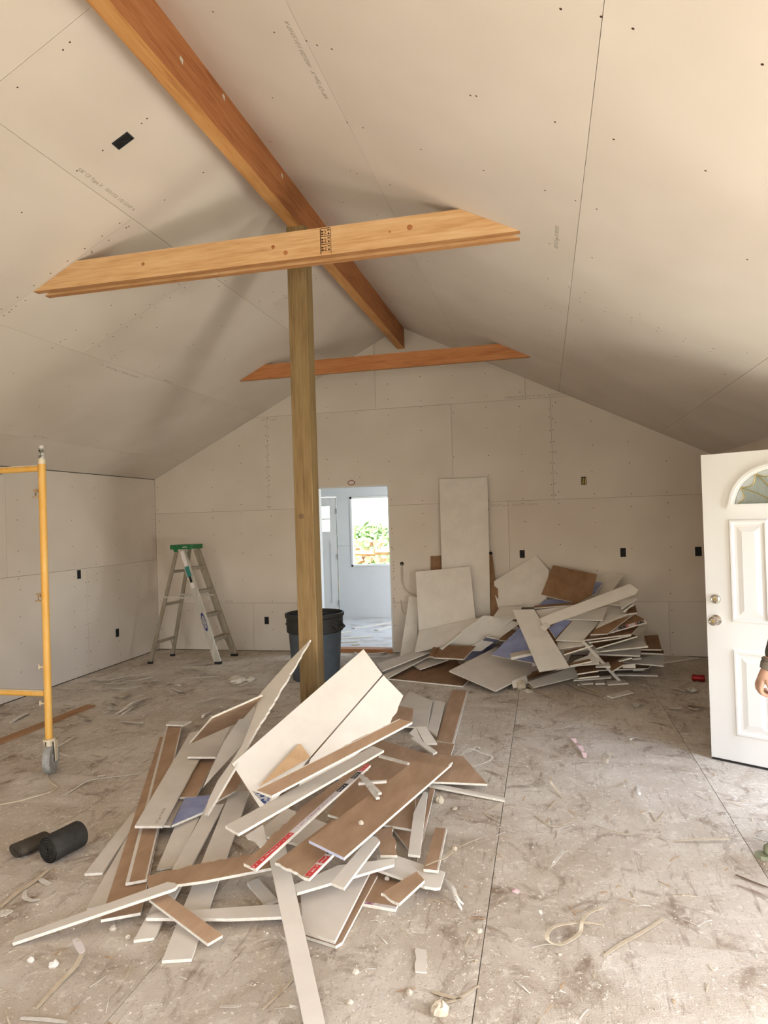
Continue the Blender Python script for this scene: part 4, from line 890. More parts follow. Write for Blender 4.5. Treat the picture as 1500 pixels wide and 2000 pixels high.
# right-hand stack of edge-on sheets
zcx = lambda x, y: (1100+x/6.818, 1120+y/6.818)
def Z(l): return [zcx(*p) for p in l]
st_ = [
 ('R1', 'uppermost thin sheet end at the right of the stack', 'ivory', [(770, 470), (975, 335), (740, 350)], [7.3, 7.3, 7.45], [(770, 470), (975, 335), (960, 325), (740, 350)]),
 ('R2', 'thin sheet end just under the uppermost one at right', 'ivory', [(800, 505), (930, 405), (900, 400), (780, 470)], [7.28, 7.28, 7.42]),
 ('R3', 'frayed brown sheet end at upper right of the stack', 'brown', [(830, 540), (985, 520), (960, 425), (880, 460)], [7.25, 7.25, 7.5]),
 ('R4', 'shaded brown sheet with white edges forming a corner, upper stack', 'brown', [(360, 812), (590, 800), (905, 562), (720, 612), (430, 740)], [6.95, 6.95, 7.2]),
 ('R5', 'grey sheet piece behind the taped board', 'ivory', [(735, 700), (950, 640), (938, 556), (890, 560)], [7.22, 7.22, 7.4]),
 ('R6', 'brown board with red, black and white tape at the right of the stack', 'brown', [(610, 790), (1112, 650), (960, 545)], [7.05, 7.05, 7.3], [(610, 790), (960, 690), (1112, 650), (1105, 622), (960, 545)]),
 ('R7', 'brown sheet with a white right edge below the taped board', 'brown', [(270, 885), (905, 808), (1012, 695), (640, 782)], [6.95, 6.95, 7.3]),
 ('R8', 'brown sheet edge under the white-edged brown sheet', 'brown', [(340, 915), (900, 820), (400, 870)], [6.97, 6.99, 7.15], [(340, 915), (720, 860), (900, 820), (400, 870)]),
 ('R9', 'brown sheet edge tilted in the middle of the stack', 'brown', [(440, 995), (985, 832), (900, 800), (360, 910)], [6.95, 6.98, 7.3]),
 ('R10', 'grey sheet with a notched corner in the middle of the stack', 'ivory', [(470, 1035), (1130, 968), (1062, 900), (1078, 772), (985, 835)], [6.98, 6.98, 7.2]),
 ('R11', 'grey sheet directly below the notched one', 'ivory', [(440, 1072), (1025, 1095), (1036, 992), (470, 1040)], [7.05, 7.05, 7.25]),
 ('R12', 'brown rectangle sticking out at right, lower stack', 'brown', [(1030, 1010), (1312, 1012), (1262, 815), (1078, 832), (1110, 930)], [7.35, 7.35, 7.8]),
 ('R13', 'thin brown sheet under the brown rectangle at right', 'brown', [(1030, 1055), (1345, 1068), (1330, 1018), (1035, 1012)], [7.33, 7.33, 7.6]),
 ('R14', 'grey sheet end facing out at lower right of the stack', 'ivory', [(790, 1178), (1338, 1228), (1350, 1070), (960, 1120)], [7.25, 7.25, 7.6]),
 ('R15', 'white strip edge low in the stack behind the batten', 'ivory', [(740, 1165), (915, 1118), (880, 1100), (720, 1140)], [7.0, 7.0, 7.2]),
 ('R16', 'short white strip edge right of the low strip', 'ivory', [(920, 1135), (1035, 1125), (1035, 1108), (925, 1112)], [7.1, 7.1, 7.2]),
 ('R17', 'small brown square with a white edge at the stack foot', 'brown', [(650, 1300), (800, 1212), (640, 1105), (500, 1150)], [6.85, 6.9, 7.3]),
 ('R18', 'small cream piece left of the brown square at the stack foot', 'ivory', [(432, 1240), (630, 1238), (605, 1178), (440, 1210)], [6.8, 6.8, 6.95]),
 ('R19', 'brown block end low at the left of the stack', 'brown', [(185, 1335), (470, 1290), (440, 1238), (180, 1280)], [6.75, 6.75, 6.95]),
 ('R20', 'lowest brown strip end at the left of the stack', 'brown', [(200, 1390), (478, 1360), (440, 1310), (190, 1340)], [6.78, 6.78, 6.95]),
 ('R21', 'long thin board edge along the stack foot', 'ivory', [(140, 1420), (640, 1385), (640, 1360), (150, 1395)], [.05, .05, .06]),
 ('R22', 'cream chip on the floor before the stack, left', 'ivory', [(190, 1475), (400, 1460), (390, 1420), (200, 1430)], [.018, .018, .018]),
 ('R23', 'cream chip on the floor before the stack, middle', 'ivory', [(430, 1465), (555, 1462), (540, 1405), (415, 1420)], [.018, .018, .018]),
 ('R24', 'cream chip under the foot of the long thin batten', 'ivory', [(600, 1475), (870, 1460), (800, 1410), (570, 1420)], [.016, .016, .016]),
 ('R25', 'grey offcut on the floor under the right side of the stack', 'ivory', [(790, 1262), (965, 1262), (960, 1205), (800, 1215)], [.16, .16, .2]),
 ('R26', 'narrow offcut on the floor at the stack foot, right', 'ivory', [(930, 1285), (1075, 1280), (1070, 1255), (935, 1262)], [.04, .04, .05]),
 ('R27', 'long low strip on the floor pointing right from the stack', 'ivory', [(700, 1345), (1262, 1358), (1250, 1330), (730, 1322)], [.03, .016, .016]),
 ('R28', 'grey broken sheet behind the batten, left of the stack', 'ivory', [(100, 1230), (480, 1195), (470, 1035), (380, 1005), (330, 1090), (150, 1160)], [6.72, 6.75, 6.95]),
 ('R29', 'brown strip with pale edge left of the batten', 'brown', [(90, 1225), (372, 1165), (350, 1135), (80, 1200)], [6.62, 6.65, 6.75]),
 ('R30', 'dark-edged brown strip above the broken grey sheet', 'brown', [(10, 1075), (390, 955), (20, 1030)], [6.72, 6.75, 6.9]),
 ('R31', 'pale sheet edge in the upper stack beneath the kite-shaped piece', 'ivory', [(430, 735), (840, 545), (500, 620)], [7.05, 7.2, 7.2], [(430, 735), (700, 602), (840, 545), (600, 545), (500, 630)]),
]
for k, lb, tp, pl, z, *ol in st_: C(k, lb, tp, Z(pl), z, outline_px=Z(ol[0]) if ol else None)
tape(bo('brown board with red, black and white tape at the right of the stack'), 'R6', zcx(640, 785), zcx(1112, 650), zcx(640, 700), .07, [(0, .20, 'pink'), (.22, .45, 'tape_black'), (.46, .50, 'tape_red'), (.50, .70, 'tape_white'), (.70, .73, 'tape_red'), (.74, .95, 'tape_black')])
C('B47', 'grey-white board at the front foot of the back heap', 'ivory', [(1032, 1331), (1043, 1342), (1129, 1321), (1121, 1302)], [.06, .03, .05])
C('B47b', 'brown strip lying above the grey-white front board', 'brown', [(1030, 1328), (1034, 1318), (1142, 1296), (1140, 1291), (1040, 1312)], [.13, .14, .18])
C('B47c', 'short dark board end under the large front sheet', 'ivory', [(1000, 1330), (1004, 1344), (1032, 1334), (1028, 1318)], [.08, .02, .03])
C('B46', 'long thin batten leaning from the back heap to the floor', 'ivory', [(1135, 1253), (1141, 1252), (1213, 1329), (1208, 1332)], [6.7, 6.7, .02])
C('B51', 'white wedge flat on the floor along the back wall, right of the stack', 'ivory', [(1292, 1296), (1300, 1293), (1366, 1284), (1298, 1280)], .016)
C('B52', 'white flat offcut alone on the floor before the back heap', 'ivory', [(1185, 1358), (1196, 1362), (1238, 1352), (1226, 1347)], .016)
C('B53', 'brown strip filling the gap behind the standing brown sliver', 'brown', [(958, 1208), (975, 1195), (972, 1150), (960, 1140)], [8.0, 8.0, 8.1])
C('B55', 'dark blue offcut deep in the back heap left of the purple board', 'purple', [(930, 1262), (955, 1264), (975, 1250), (950, 1245)], [.12, .12, 7.5])
C('B56', 'cream piece deep in the heap under the purple board', 'ivory', [(1040, 1300), (1110, 1290), (1120, 1262), (1040, 1270)], [.20, .20, .30])
C('B57', 'brown sheet deep in the middle of the back heap', 'brown', [(975, 1250), (1140, 1262), (1180, 1205), (1010, 1205)], [.30, .30, 7.9])
C('B58', 'large sheet lying low inside the right stack', 'brown', [(1120, 1310), (1265, 1305), (1290, 1285), (1140, 1280)], [.06, .06, .07])
C('B59', 'pale sheet in the core of the right stack', 'ivory', [(1110, 1270), (1240, 1262), (1265, 1225), (1130, 1225)], [7.25, 7.3, 7.8])

# ------------------------------------------------------------------ loose things on the floor
def ribbon(name, label, pts, wpx, m, z=.006, cat='paper strip', group='torn strips on the floor', lift=None, th=.0012):
    P3 = smooth([at(px, py, z+(lift[i] if lift else 0)) for i, (px, py) in enumerate(pts)], 4); x = MB(); n = len(P3); ws = []
    for i in range(n):
        d = (P3[min(i+1, n-1)]-P3[max(i-1, 0)]).normalized(); sd_ = d.cross(V((0, 0, 1)))
        if sd_.length < 1e-4: sd_ = V((1, 0, 0))
        ws.append(sd_.normalized()*(wpx/620)*(.6+.4*math.sin(math.pi*(i+.6)/(n+.2))))
    x.ribbon(P3, ws, th); o = x.build(name, m, origin='c'); return tag(o, label, cat, group)
ribbon('paper_strip', 'tan curled strip forming a loop on the open floor', [(1180, 1771), (1150, 1783), (1137, 1800), (1132, 1822), (1098, 1843), (1072, 1838), (1070, 1820), (1090, 1807), (1140, 1801), (1178, 1806)], 5, 'strip_tan', lift=[.02, .03, .03, .01, 0, .03, .04, .03, .02, .0])
ribbon('paper_strip', 'straight tan sliver near the curled loop on the floor', [(1178, 1867), (1215, 1842), (1250, 1823), (1296, 1794)], 5, 'strip_tan')
ribbon('paper_strip', 'brown strip with white printed tip on the floor at lower left', [(152, 1836), (160, 1858), (148, 1885), (120, 1915), (95, 1942), (70, 1970)], 6, 'strip_tan', lift=[.03, .02, .01, .0, 0, 0])
ribbon('paper_strip', 'white folded tape tip beside the brown strip, lower left', [(147, 1833), (155, 1848), (161, 1860)], 9, 'tape_white', z=.035)
ribbon('paper_strip', 'long tan strip along the left edge of the floor', [(0, 1772), (35, 1742), (65, 1722), (95, 1698)], 8, 'strip_tan')
ribbon('paper_strip', 'white curl under the long tan strip at the left edge', [(50, 1738), (48, 1752), (62, 1758), (78, 1756)], 7, 'strip_white')
ribbon('paper_strip', 'white torn bit above the curl at the left edge', [(78, 1716), (90, 1724), (98, 1727)], 9, 'strip_white')
ribbon('paper_strip', 'pair of grey curled strips right of the front heap', [(868, 1716), (884, 1730), (892, 1752), (905, 1766)], 5, 'strip_white', lift=[.01, .03, .02, 0])
ribbon('paper_strip', 'longer grey curled strip right of the front heap', [(872, 1722), (880, 1735), (893, 1760), (902, 1776)], 4, 'strip_white', lift=[.01, .02, .02, 0])
ribbon('paper_strip', 'white looped strip beside the brown pointed piece', [(895, 1488), (905, 1470), (920, 1462), (940, 1470), (962, 1478), (950, 1488), (925, 1496)], 4, 'strip_white', lift=[0, .03, .03, .02, .01, .0, 0])
ribbon('paper_strip', 'small white loop behind the brown pointed piece', [(888, 1474), (900, 1466), (915, 1468), (930, 1458), (938, 1462)], 4, 'strip_white', lift=[0, .02, .02, .02, .01])
ribbon('paper_strip', 'tan thread curling on the floor below the cream stick', [(976, 1568), (960, 1580), (948, 1585), (952, 1592), (976, 1604)], 3, 'strip_tan')
ribbon('paper_strip', 'dark bent strip on the bright floor at centre right', [(1078, 1512), (1074, 1524), (1085, 1540), (1099, 1558)], 5, 'strip_tan', lift=[.02, .03, .01, 0])
ribbon('paper_strip', 'thin tan curl on the floor below the dark bent strip', [(1044, 1591), (1060, 1603), (1080, 1614), (1105, 1608), (1128, 1598)], 3, 'strip_tan')
ribbon('paper_strip', 'little tan curl left of the thin tan curl', [(1070, 1580), (1078, 1573), (1086, 1562)], 3, 'strip_tan')
ribbon('paper_strip', 'pale thin strip near the floor seam behind the heap', [(992, 1494), (1010, 1497), (1026, 1496)], 4, 'strip_tan')
ribbon('paper_strip', 'forked twig-like strip on the floor toward the door', [(1271, 1585), (1282, 1603), (1293, 1592), (1300, 1582)], 2.5, 'strip_tan')
ribbon('paper_strip', 'dark straight sliver at the right edge of the floor', [(1437, 1708), (1470, 1722), (1500, 1733)], 4, 'bark')
ribbon('paper_strip', 'long tan strip reaching from under the right small brown strip', [(874, 1664), (895, 1655), (918, 1644), (943, 1635)], 3, 'strip_tan')
ribbon('paper_strip', 'tan thread crossing the right small brown strip', [(832, 1690), (850, 1682), (868, 1676), (882, 1664)], 3, 'strip_tan', z=.08)
ribbon('paper_strip', 'pale straight strip on the floor at bottom centre', [(845, 1937), (870, 1944), (905, 1952)], 5, 'strip_tan')
ribbon('paper_strip', 'short pale strip rising beside the foam lump', [(870, 1958), (895, 1950), (935, 1925)], 3, 'strip_tan')
ribbon('paper_strip', 'tan thread on the floor left of the very long strip', [(512, 1972), (540, 1945), (568, 1915), (573, 1898)], 3, 'strip_tan')
ribbon('paper_strip', 'dark stain-coloured strip at far bottom left', [(40, 1988), (80, 1990), (130, 1996)], 5, 'strip_white')
ribbon('paper_strip', 'white paper shred with pale tail in the middle left floor', [(126, 1553), (150, 1538), (175, 1524), (215, 1518), (258, 1513), (285, 1508)], 5, 'strip_white')
ribbon('paper_strip', 'white flap beside the caster track', [(116, 1470), (126, 1475), (136, 1478)], 8, 'strip_white')
ribbon('paper_strip', 'white flap on the pale tail, middle left floor', [(190, 1516), (206, 1514)], 9, 'strip_white')
ribbon('paper_strip', 'light strip curling at the foot of the back heap', [(1030, 1337), (1046, 1348), (1065, 1356), (1095, 1367)], 9, 'strip_tan', z=.02)
ribbon('paper_strip', 'bent batten-like strip at the foot of the back heap', [(1104, 1331), (1130, 1344), (1155, 1352), (1173, 1358)], 9, 'strip_tan', z=.02)
ribbon('paper_strip', 'second bent strip beside the batten-like one', [(1118, 1330), (1140, 1340), (1160, 1348), (1172, 1354)], 7, 'strip_tan', z=.03)
ribbon('paper_strip', 'pale vertical shred on the torn sheet of the back heap', [(1113, 1238), (1118, 1225), (1124, 1212)], 12, 'strip_white', z=7.0) if False else None
# scattered shreds, left part of the floor and around the ladder
shr = [(180, 1328, 240, 1322), (196, 1335, 250, 1332), (205, 1340, 246, 1326), (232, 1322, 290, 1318), (244, 1336, 285, 1329), (265, 1338, 308, 1327), (240, 1330, 300, 1322), (215, 1344, 275, 1340), (290, 1334, 310, 1329), (336, 1344, 360, 1350), (345, 1336, 352, 1340), (355, 1309, 376, 1306), (345, 1311, 362, 1315), (380, 1305, 425, 1315), (360, 1326, 430, 1322), (375, 1372, 420, 1362), (400, 1370, 440, 1358), (222, 1360, 252, 1353), (200, 1373, 232, 1368), (210, 1380, 222, 1386), (226, 1395, 275, 1368), (240, 1385, 284, 1363), (232, 1400, 262, 1380), (155, 1393, 172, 1400), (200, 1395, 222, 1386), (165, 1404, 178, 1400), (420, 1384, 438, 1381), (395, 1402, 410, 1391), (236, 1409, 280, 1411), (112, 1345, 160, 1341), (0, 1392, 22, 1380), (20, 1412, 55, 1392), (108, 1460, 146, 1438), (455, 1340, 480, 1333), (540, 1290, 566, 1285), (700, 1276, 760, 1272), (705, 1284, 765, 1281), (712, 1290, 740, 1293), (690, 1273, 720, 1282), (1250, 1338, 1268, 1342), (1310, 1343, 1340, 1350), (1338, 1344, 1350, 1342), (1232, 1372, 1252, 1374), (1305, 1382, 1330, 1381), (1342, 1375, 1382, 1378), (1345, 1382, 1365, 1384), (1225, 1446, 1240, 1456), (1232, 1449, 1244, 1440), (1180, 1470, 1186, 1490), (1246, 1534, 1250, 1552), (1222, 1528, 1228, 1520), (1315, 1642, 1425, 1638), (1160, 1610, 1235, 1630), (1050, 1770, 1056, 1788), (1005, 1838, 1018, 1832), (925, 1880, 934, 1878), (1090, 1934, 1104, 1938), (430, 1965, 470, 1963), (540, 1968, 583, 1964), (1070, 1700, 1100, 1660), (1230, 1740, 1250, 1765), (1300, 1748, 1360, 1750)]
for i, (a, b, c, d) in enumerate(shr):
    mx_, my = (a+c)/2+R.uniform(-5, 5), (b+d)/2+R.uniform(-3, 3); wq = R.uniform(3, 6)*(2.4 if b < 1420 else 1)
    where = 'by the left wall' if (a < 330 and b < 1400) else 'near the ladder' if a < 480 and b < 1420 else 'before the doorway' if 680 < a < 770 and b < 1300 else 'under the back wall at right' if b < 1400 else 'on the open floor'
    ribbon('paper_shred', 'small pale shred of torn paper lying '+where, [(a, b), (mx_, my), (c, d)], wq, R.choice(['strip_white', 'strip_white', 'strip_tan']), cat='paper shred', group='paper shreds '+where, lift=[0, R.uniform(.01, .05), R.uniform(0, .02)])
def lump(name, label, px, py, r, m, cat='plaster chunk', group='plaster chunks on the floor', flat=.6, z=0., n=9):
    c = at(px, py, z); x = MB(); k = len(x.v); rings = []
    for i, (fr, fz) in enumerate(((.75, 0), (1, .35), (.8, .8), (.35, 1.05))):
        x.v += [V((math.cos(j*6.2832/n)*r*fr*R.uniform(.75, 1.2), math.sin(j*6.2832/n)*r*fr*R.uniform(.75, 1.2), r*flat*2*fz*R.uniform(.8, 1.15) if i else 0)) for j in range(n)]
    for i in range(3):
        for j in range(n): x.f.append((i*n+j, i*n+(j+1) % n, (i+1)*n+(j+1) % n, (i+1)*n+j)); x.m.append(0)
    x.f.append(tuple(3*n+j for j in range(n))); x.m.append(0); x.f.append(tuple(reversed(range(n)))); x.m.append(0)
    o = x.build(name, m); o.location = c; return tag(o, label, cat, group)
lump('foam_lump', 'yellowish foam lump at the bottom edge of the floor', 858, 1980, .034, 'foam', 'foam lump')
lump('foam_lump', 'yellow crumbled lump at the right edge of the front heap', 858, 1567, .03, 'foam', 'foam lump', z=.0)
lump('plaster_chunk', 'round plaster chunk right of the very long strip, lower one', 684, 1960, .011, 'chip')
lump('plaster_chunk', 'round plaster chunk right of the very long strip, upper one', 694, 1902, .014, 'chip')
lump('plaster_chunk', 'pale plaster chunk left of the foam lump', 800, 1942, .013, 'chip')
lump('plaster_chunk', 'white egg-like chunk before the long white left strip', 220, 1817, .015, 'chip')
lump('plaster_chunk', 'small double chunk beside the square strip end', 250, 1834, .012, 'chip')
lump('plaster_chunk', 'grey crumpled chunk at lower left', 105, 1888, .018, 'strip_white')
lump('plaster_chunk', 'dark crumpled chunk at lower left edge', 60, 1878, .014, 'strip_white')
lump('plaster_chunk', 'flat tan chunk at the far left edge', 10, 1785, .03, 'chip', flat=.2)
lump('plaster_chunk', 'white shard lying on the purple-ended brown board', 705, 1610, .013, 'chip', z=.262)
lump('plaster_chunk', 'pile of crumbled board between ladder and post', 465, 1332, .10, 'chip', flat=.3)
lump('plaster_chunk', 'second part of the crumbled board between ladder and post', 488, 1330, .06, 'chip', flat=.35)
lump('plaster_chunk', 'crumb by the front brown block', 756, 1718, .013, 'chip', z=.02)
lump('plaster_chunk', 'crumb on the open floor near the seam', 936, 1821, .013, 'chip')
lump('plaster_chunk', 'tiny crumb near the curled loop', 1093, 1866, .007, 'chip')
lump('plaster_chunk', 'pink-edged torn bit on the floor right of the heap', 1008, 1742, .02, 'pink', flat=.25)
lump('plaster_chunk', 'white block on the floor below the red can', 1353, 1350, .05, 'chip', flat=.3)
lump('plaster_chunk', 'white flat chip before the back heap', 1244, 1378, .04, 'chip', flat=.15)
lump('plaster_chunk', 'tan torn lump at the foot of the back heap', 1018, 1345, .06, 'foam')
lump('plaster_chunk', 'small white block at the foot of the back heap', 1032, 1351, .045, 'chip', flat=.25)
lump('plaster_chunk', 'chip near the small brown strip at right', 888, 1660, .016, 'foam')
lump('plaster_chunk', 'short cream block right of the heap', 888, 1580, .02, 'foam', flat=.25)
board('F1', 'rectangular ivory card lying alone on the front floor', 'ivory', [(812, 1851), (833, 1855), (834, 1899), (811, 1897)], .006, th=.005, rag=(1, 3), group='torn strips on the floor')
x = MB()
for a, b, c, d in ((1113, 1440, 1126, 1452), (1125, 1451, 1140, 1470), (1139, 1468, 1143, 1480)):
    p, q = at(a, b, .012), at(c, d, .008); s = (q-p).cross(V((0, 0, 1))).normalized()*.02; x.ribbon([p, lerp(p, q, .5)+V((0, 0, .015)), q], [s, s*.9, s*.5], .0015)
tag(x.build('crumpled_paper', 'pink', origin='c'), 'crumpled pinkish paper on the open floor toward the door', 'paper')
x = MB()
for k in range(26):
    a = R.uniform(0, 6.28); c = at(R.uniform(662, 700), R.uniform(1496, 1530), .15); L_ = R.uniform(.05, .11); d = V((math.cos(a), math.sin(a), R.uniform(-.1, .5))).normalized()*L_; s = d.orthogonal().normalized()*.008
    x.ribbon([c, c+d*.5+V((0, 0, .03)), c+d], [s, s*1.2, s*.5], .0012, k % 3)
tag(x.build('shredded_paper', ['kraft', 'tape_blue', 'strip_white'], origin='c'), 'tangle of torn blue, brown and white paper in the middle of the heap', 'paper')
for i, (a, b, c, d) in enumerate(((705, 1512, 738, 1557), (700, 1528, 755, 1524), (742, 1475, 798, 1490), (712, 1518, 742, 1548))):
    p, q = at(a, b, .262 if i != 2 else .2), at(c, d, .27 if i != 2 else .2); s = (q-p).cross(V((0, 0, 1))).normalized()*.012
    tag(MB().prism([p-s, q-s*.8, q+s*.8, p+s], (0, 0, -.012)).build('edge_stick', 'strip_white', origin='c'), ('white stick lying over the upper edge of the purple-ended board', 'white stick pointing right into the paper tangle', 'cream ragged stick on the large brown sheet', 'second white stick crossing the purple-ended board edge')[i], 'stick', 'white sticks on the front heap')
# black rolls
def roll(label, a, b, r, m, sq=1.0):
    e = empty('felt_roll', (0, 0, 0)); d = (b-a).normalized(); up = V((0, 0, 1)); sd_ = d.cross(up).normalized(); x = MB(); n = 26; rings = []
    for t_ in (0, .02, .5, .98, 1):
        p = lerp(a, b, t_); rr = r*(.97 if t_ in (0, 1) else 1); x.v += [p+sd_*(math.cos(j*6.2832/n)*rr*(2-sq))+up*(math.sin(j*6.2832/n)*rr*sq) for j in range(n)]
    for i in range(4):
        for j in range(n): x.f.append((i*n+j, i*n+(j+1) % n, (i+1)*n+(j+1) % n, (i+1)*n+j)); x.m.append(0)
    x.build('sheet', m, e, smooth=True)
    y = MB(); pts = []
    for j in range(90):
        th = j*.42; rr = r*(.98-j/90*.9); pts.append(a-d*.001+sd_*(math.cos(th)*rr*(2-sq))+up*(math.sin(th)*rr*sq))
    s = MB().tube(pts, .0028, 5); s.build('coil', m, e)
    for ee, q in ((a, .012), (b, -.004)): MB().add([ee+d*q+sd_*(math.cos(j*6.2832/n)*r*.95*(2-sq))+up*(math.sin(j*6.2832/n)*r*.95*sq) for j in range(n)], [tuple(range(n))]).build('end_face', 'black', e)
    tag(e, label, 'roll', 'black felt rolls')
roll('black felt roll with coiled end, the fatter nearer one', at(93, 1660, .068), at(155, 1628, .068), .068, 'felt_black')
roll('flattened brownish-black felt roll, the thinner one beside it', at(30, 1662, .033), at(92, 1636, .033), .046, 'felt_brown', .7)
# lumber, cord, can
a, b = at(-30, 1458, .02), at(178, 1376, .02); s = (b-a).cross(V((0, 0, 1))).normalized()*.045
tag(MB().prism([a-s, b-s, b+s, a+s], (0, 0, -.019)).build('lumber_plank', 'plank_wood', origin='c'), 'reddish lumber plank lying along the left wall behind the scaffold', 'plank')
x = MB(); x.tube(smooth([at(p[0], p[1], .005) for p in ((92, 1514), (97, 1526), (108, 1534), (112, 1538), (98, 1547), (60, 1558), (30, 1566), (-10, 1573))]), .005, 6)
tag(x.build('floor_cord', 'strip_tan', smooth=True), 'thin dusty cord curving away from the scaffold caster', 'cord')
cn = empty('drink_can', at(1365, 1331, .0)); ax = V((1, -.25, 0)).normalized()
MB().lathe([(.022, -.062), (.030, -.055), (.033, -.045), (.029, -.01), (.033, .02), (.032, .045), (.026, .058)], (0, 0, .034), 20, axis=ax).build('body', 'can_red', cn, smooth=True)
MB().lathe([(.026, .058), (.027, .061), (.023, .060), (.021, .056), (.0001, .056)], (0, 0, .034), 20, axis=ax).build('lid', 'nickel', cn, smooth=True)
MB().lathe([(.0001, -.058), (.02, -.06), (.022, -.062)], (0, 0, .034), 20, axis=ax).build('base', 'nickel', cn, smooth=True)
tag(cn, 'crushed red drink can on the floor near the open door', 'can')
# crumbs nobody could count
x = MB(); 
def crumb(c, r):
    k = len(x.v); x.v += [c+V((R.uniform(-1, 1)*r, R.uniform(-1, 1)*r, 0)) for _ in range(3)]+[c+V((0, 0, r*R.uniform(.4, .9)))]
    x.f += [(k, k+1, k+3), (k+1, k+2, k+3), (k+2, k, k+3)]; x.m += [0]*3
for i in range(4200): crumb(V((R.uniform(-3.3, 3.4), R.uniform(1.9, 8.2), .0002)), R.uniform(.002, .007))
for cx_, cy_, sp_, n_ in ((.6, 3.0, .7, 900), (1.4, 7.0, .9, 900), (-2.3, 6.2, .8, 500), (-.6, 8.1, .4, 250), (1.0, 2.4, .8, 500)):
    for i in range(n_): 
        c = V((R.gauss(cx_, sp_), R.gauss(cy_, sp_*.7), .0002))
        if XL+.05 < c.x < XR-.05 and c.y < D-.05: crumb(c, R.uniform(.0025, .008))
tag(x.build('plaster_crumbs', 'chip'), 'white plaster crumbs strewn over the subfloor', 'plaster crumbs', kind='stuff')
x = MB()
for i in range(900):
    c = V((R.uniform(-3.3, 3.3), R.uniform(1.9, 8.1), .002)); a = R.uniform(0, 6.28); L_ = R.uniform(.01, .045); d = V((math.cos(a), math.sin(a), 0))*L_; s = V((-d.y, d.x, 0)).normalized()*R.uniform(.0012, .003)
    x.ribbon([c-d, c+V((R.uniform(-.006, .006), R.uniform(-.006, .006), .004)), c+d], [s, s, s], .0008, i % 3)
tag(x.build('paper_litter', ['strip_tan', 'strip_white', 'kraft']), 'tiny paper and wood slivers littering the subfloor', 'litter', kind='stuff')

# ------------------------------------------------------------------ person at the right edge (only forearm, fist and shoe tip in view)
def skin(name, verts, edges, m, parent=None, sub=2, root=0):
    me = bpy.data.meshes.new(name); me.from_pydata([v[:3] for v in verts], edges, []); me.materials.append(MATS[m]); o = link(name, me, parent)
    sk = o.modifiers.new('skin', 'SKIN'); sk.use_smooth_shade = True
    if not me.skin_vertices: me.skin_vertices.new() if hasattr(me.skin_vertices, 'new') else None
    if me.skin_vertices:
        for i, v in enumerate(verts):
            r = v[3]; me.skin_vertices[0].data[i].radius = r if isinstance(r, tuple) else (r, r)
        me.skin_vertices[0].data[root].use_root = True
    sb_ = o.modifiers.new('sub', 'SUBSURF'); sb_.levels = sub; sb_.render_levels = sub; return o
ex, ey = 3.0, 3.70
fx = [(ex, ey, .92, .15), (ex, ey, 1.12, .14), (ex-.01, ey, 1.33, .155), (ex, ey, 1.47, .07), (ex-.01, ey, 1.55, .062), (ex-.02, ey, 1.63, .095), (ex-.015, ey, 1.72, .085)]
ed = [(0, 1), (1, 2), (2, 3), (3, 4), (4, 5), (5, 6)]
HC_ = at(1491, 1334, 3.50)
sh, el, wr_ = V((ex-.03, ey-.20, 1.40)), V((2.755, ey-.22, 1.17)), HC_+V((.022, 0, .072))
def addp(p, r, frm): fx.append((p[0], p[1], p[2], r)); ed.append((frm, len(fx)-1)); return len(fx)-1
a0 = addp((ex, ey-.12, 1.38), .075, 2); a1 = addp(sh, .055, a0); a2 = addp(el, .042, a1); a3 = addp(lerp(el, wr_, .45), .040, a2); a4 = addp(wr_, (.028, .024), a3)
pm = addp(HC_+V((.008, .0, .032)), (.040, .022), a4)
# curled fingers: knuckles, middle joints, tips; hand seen from the thumb side
for k, (oy, ln_) in enumerate(((-.030, .92), (-.010, 1.0), (.010, .96), (.030, .80))):
    b0 = HC_+V((-.018, oy, -.006)); f1 = addp(b0, .0125, pm); f2 = addp(b0+V((.000, 0, -.036*ln_)), .0105, f1); f3 = addp(b0+V((.026*ln_, 0, -.050*ln_)), .0095, f2); f4 = addp(b0+V((.042, 0, -.034*ln_)), .0085, f3)
th0 = addp(HC_+V((.006, -.036, .020)), .013, pm); th1 = addp(HC_+V((.016, -.050, -.012)), .0115, th0); th2 = addp(HC_+V((.024, -.048, -.040)), .0095, th1)
b0 = addp((ex, ey+.12, 1.38), .075, 2); b1 = addp((ex, ey+.20, 1.39), .055, b0); b2 = addp((ex+.03, ey+.26, 1.11), .042, b1); b3 = addp((ex-.06, ey+.26, .88), .028, b2); b4 = addp((ex-.09, ey+.25, .79), (.036, .022), b3)
for oy in (-.03, -.01, .01, .03):
    f1 = addp((ex-.10, ey+.25+oy, .75), .0115, b4); f2 = addp((ex-.095, ey+.25+oy, .715), .010, f1); f3 = addp((ex-.075, ey+.25+oy, .695), .009, f2)
f1 = addp((ex-.115, ey+.21, .78), .012, b4); f2 = addp((ex-.125, ey+.205, .745), .010, f1)
for s in (-1, 1):
    h = addp((ex, ey+s*.09, .88), .10, 0); kx = -.195 if s < 0 else .08
    k_ = addp((ex+kx*.55, ey+s*.10, .50), .065, h); an = addp((ex+kx, ey+s*.10, .10), .042, k_); addp((ex+kx-.06, ey+s*.10, .055), .036, an)
pe = skin('person', fx, ed, 'skin'); tag(pe, 'person in a dark olive jacket at the right edge, arm hanging with a loose fist', 'person')
jk = [(ex, ey, .90, .185), (ex, ey, 1.12, .165), (ex-.01, ey, 1.33, .175), (ex, ey, 1.44, .10), (ex, ey-.13, 1.39, .09), (*sh, .072), (*el, .056), (*lerp(el, wr_, .45), .048), (*lerp(el, wr_, .86), .036), (ex, ey+.13, 1.39, .09), (ex, ey+.20, 1.39, .072), (ex+.03, ey+.26, 1.11, .06), (ex-.05, ey+.26, .91, .042)]
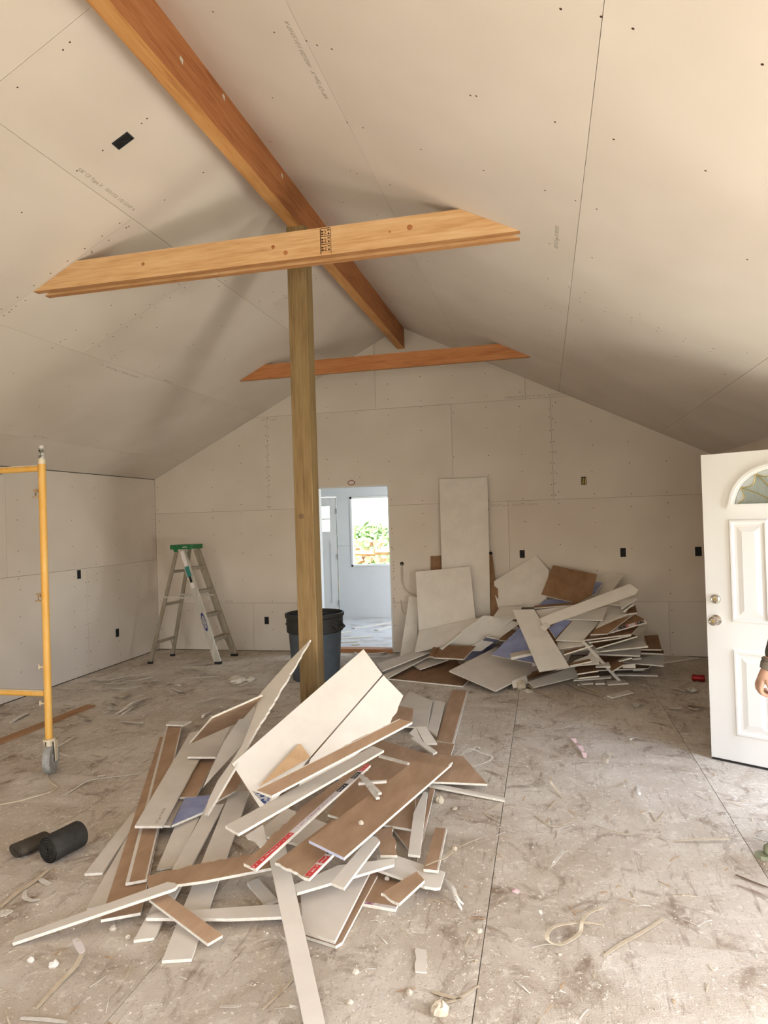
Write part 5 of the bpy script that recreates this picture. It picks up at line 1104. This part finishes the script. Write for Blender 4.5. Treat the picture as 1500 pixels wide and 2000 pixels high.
skin('jacket', jk, [(0, 1), (1, 2), (2, 3), (2, 4), (4, 5), (5, 6), (6, 7), (7, 8), (2, 9), (9, 10), (10, 11), (11, 12)], 'jacket', pe)
d = (wr_-el).normalized(); x = MB(); c0 = lerp(el, wr_, .84); ln_ = (wr_-el).length*.20
x.tube([c0, c0+d*ln_*.15, c0+d*ln_*.3, c0+d*ln_*.5, c0+d*ln_*.75, c0+d*ln_], [.036, .041, .036, .038, .035, .033], 18); x.build('cuff', 'cuff', pe, smooth=True)
jl = [(ex, ey, .93, .165), (ex, ey, .86, .15)]; je = [(0, 1)]
for s in (-1, 1):
    kx = -.195 if s < 0 else .08; i = len(jl); jl += [(ex, ey+s*.095, .80, .105), (ex+kx*.55, ey+s*.10, .50, .082), (ex+kx, ey+s*.10, .12, .064)]; je += [(1, i), (i, i+1), (i+1, i+2)]
skin('trousers', jl, je, 'jeans', pe)
for s in (-1, 1):
    kx = -.195 if s < 0 else .08; bx, by = ex+kx, ey+s*.10; x = MB()
    sh_ = skin('shoe', [(bx+.05, by, .05, (.045, .045)), (bx-.02, by, .06, (.048, .052)), (bx-.10, by, .045, (.045, .038)), (bx-.165, by, .035, (.038, .028))], [(0, 1), (1, 2), (2, 3)], 'shoe_green', pe)
    MB().prism([(bx+.09, by-.03, .02), (bx+.09, by+.03, .02), (bx-.08, by+.05, .02), (bx-.18, by+.03, .02), (bx-.20, by, .02), (bx-.18, by-.03, .02), (bx-.08, by-.05, .02)], (0, 0, -.018)).build('sole', 'shoe_green', sh_)
x = MB(); hc = V((ex-.015, ey, 1.68))
x.lathe([(.108, .0), (.112, .03), (.10, .07), (.065, .10), (.0001, .112)], hc+V((.012, 0, -.01)), 20); x.build('hair', 'hair', pe, smooth=True)
for s in (-1, 1): MB().lathe([(.013, -.004), (.010, .004), (.0001, .007)], (ex-.108, ey+s*.034, 1.655), 12, axis=(-1, 0, 0)).build('eye', 'white_paint', pe, smooth=True); MB().tube([(ex-.01, ey+s*.094, 1.62), (ex-.0, ey+s*.104, 1.65), (ex+.01, ey+s*.098, 1.67)], [.010, .016, .010], 8).build('ear', 'skin', pe, smooth=True)
MB().tube([(ex-.105, ey, 1.66), (ex-.130, ey, 1.625), (ex-.108, ey, 1.615)], [.008, .014, .010], 8).build('nose', 'skin', pe, smooth=True)
MB().tube([(ex-.100, ey-.024, 1.585), (ex-.112, ey, 1.583), (ex-.100, ey+.024, 1.585)], [.004, .007, .004], 8).build('mouth', 'ink_red', pe, smooth=True)
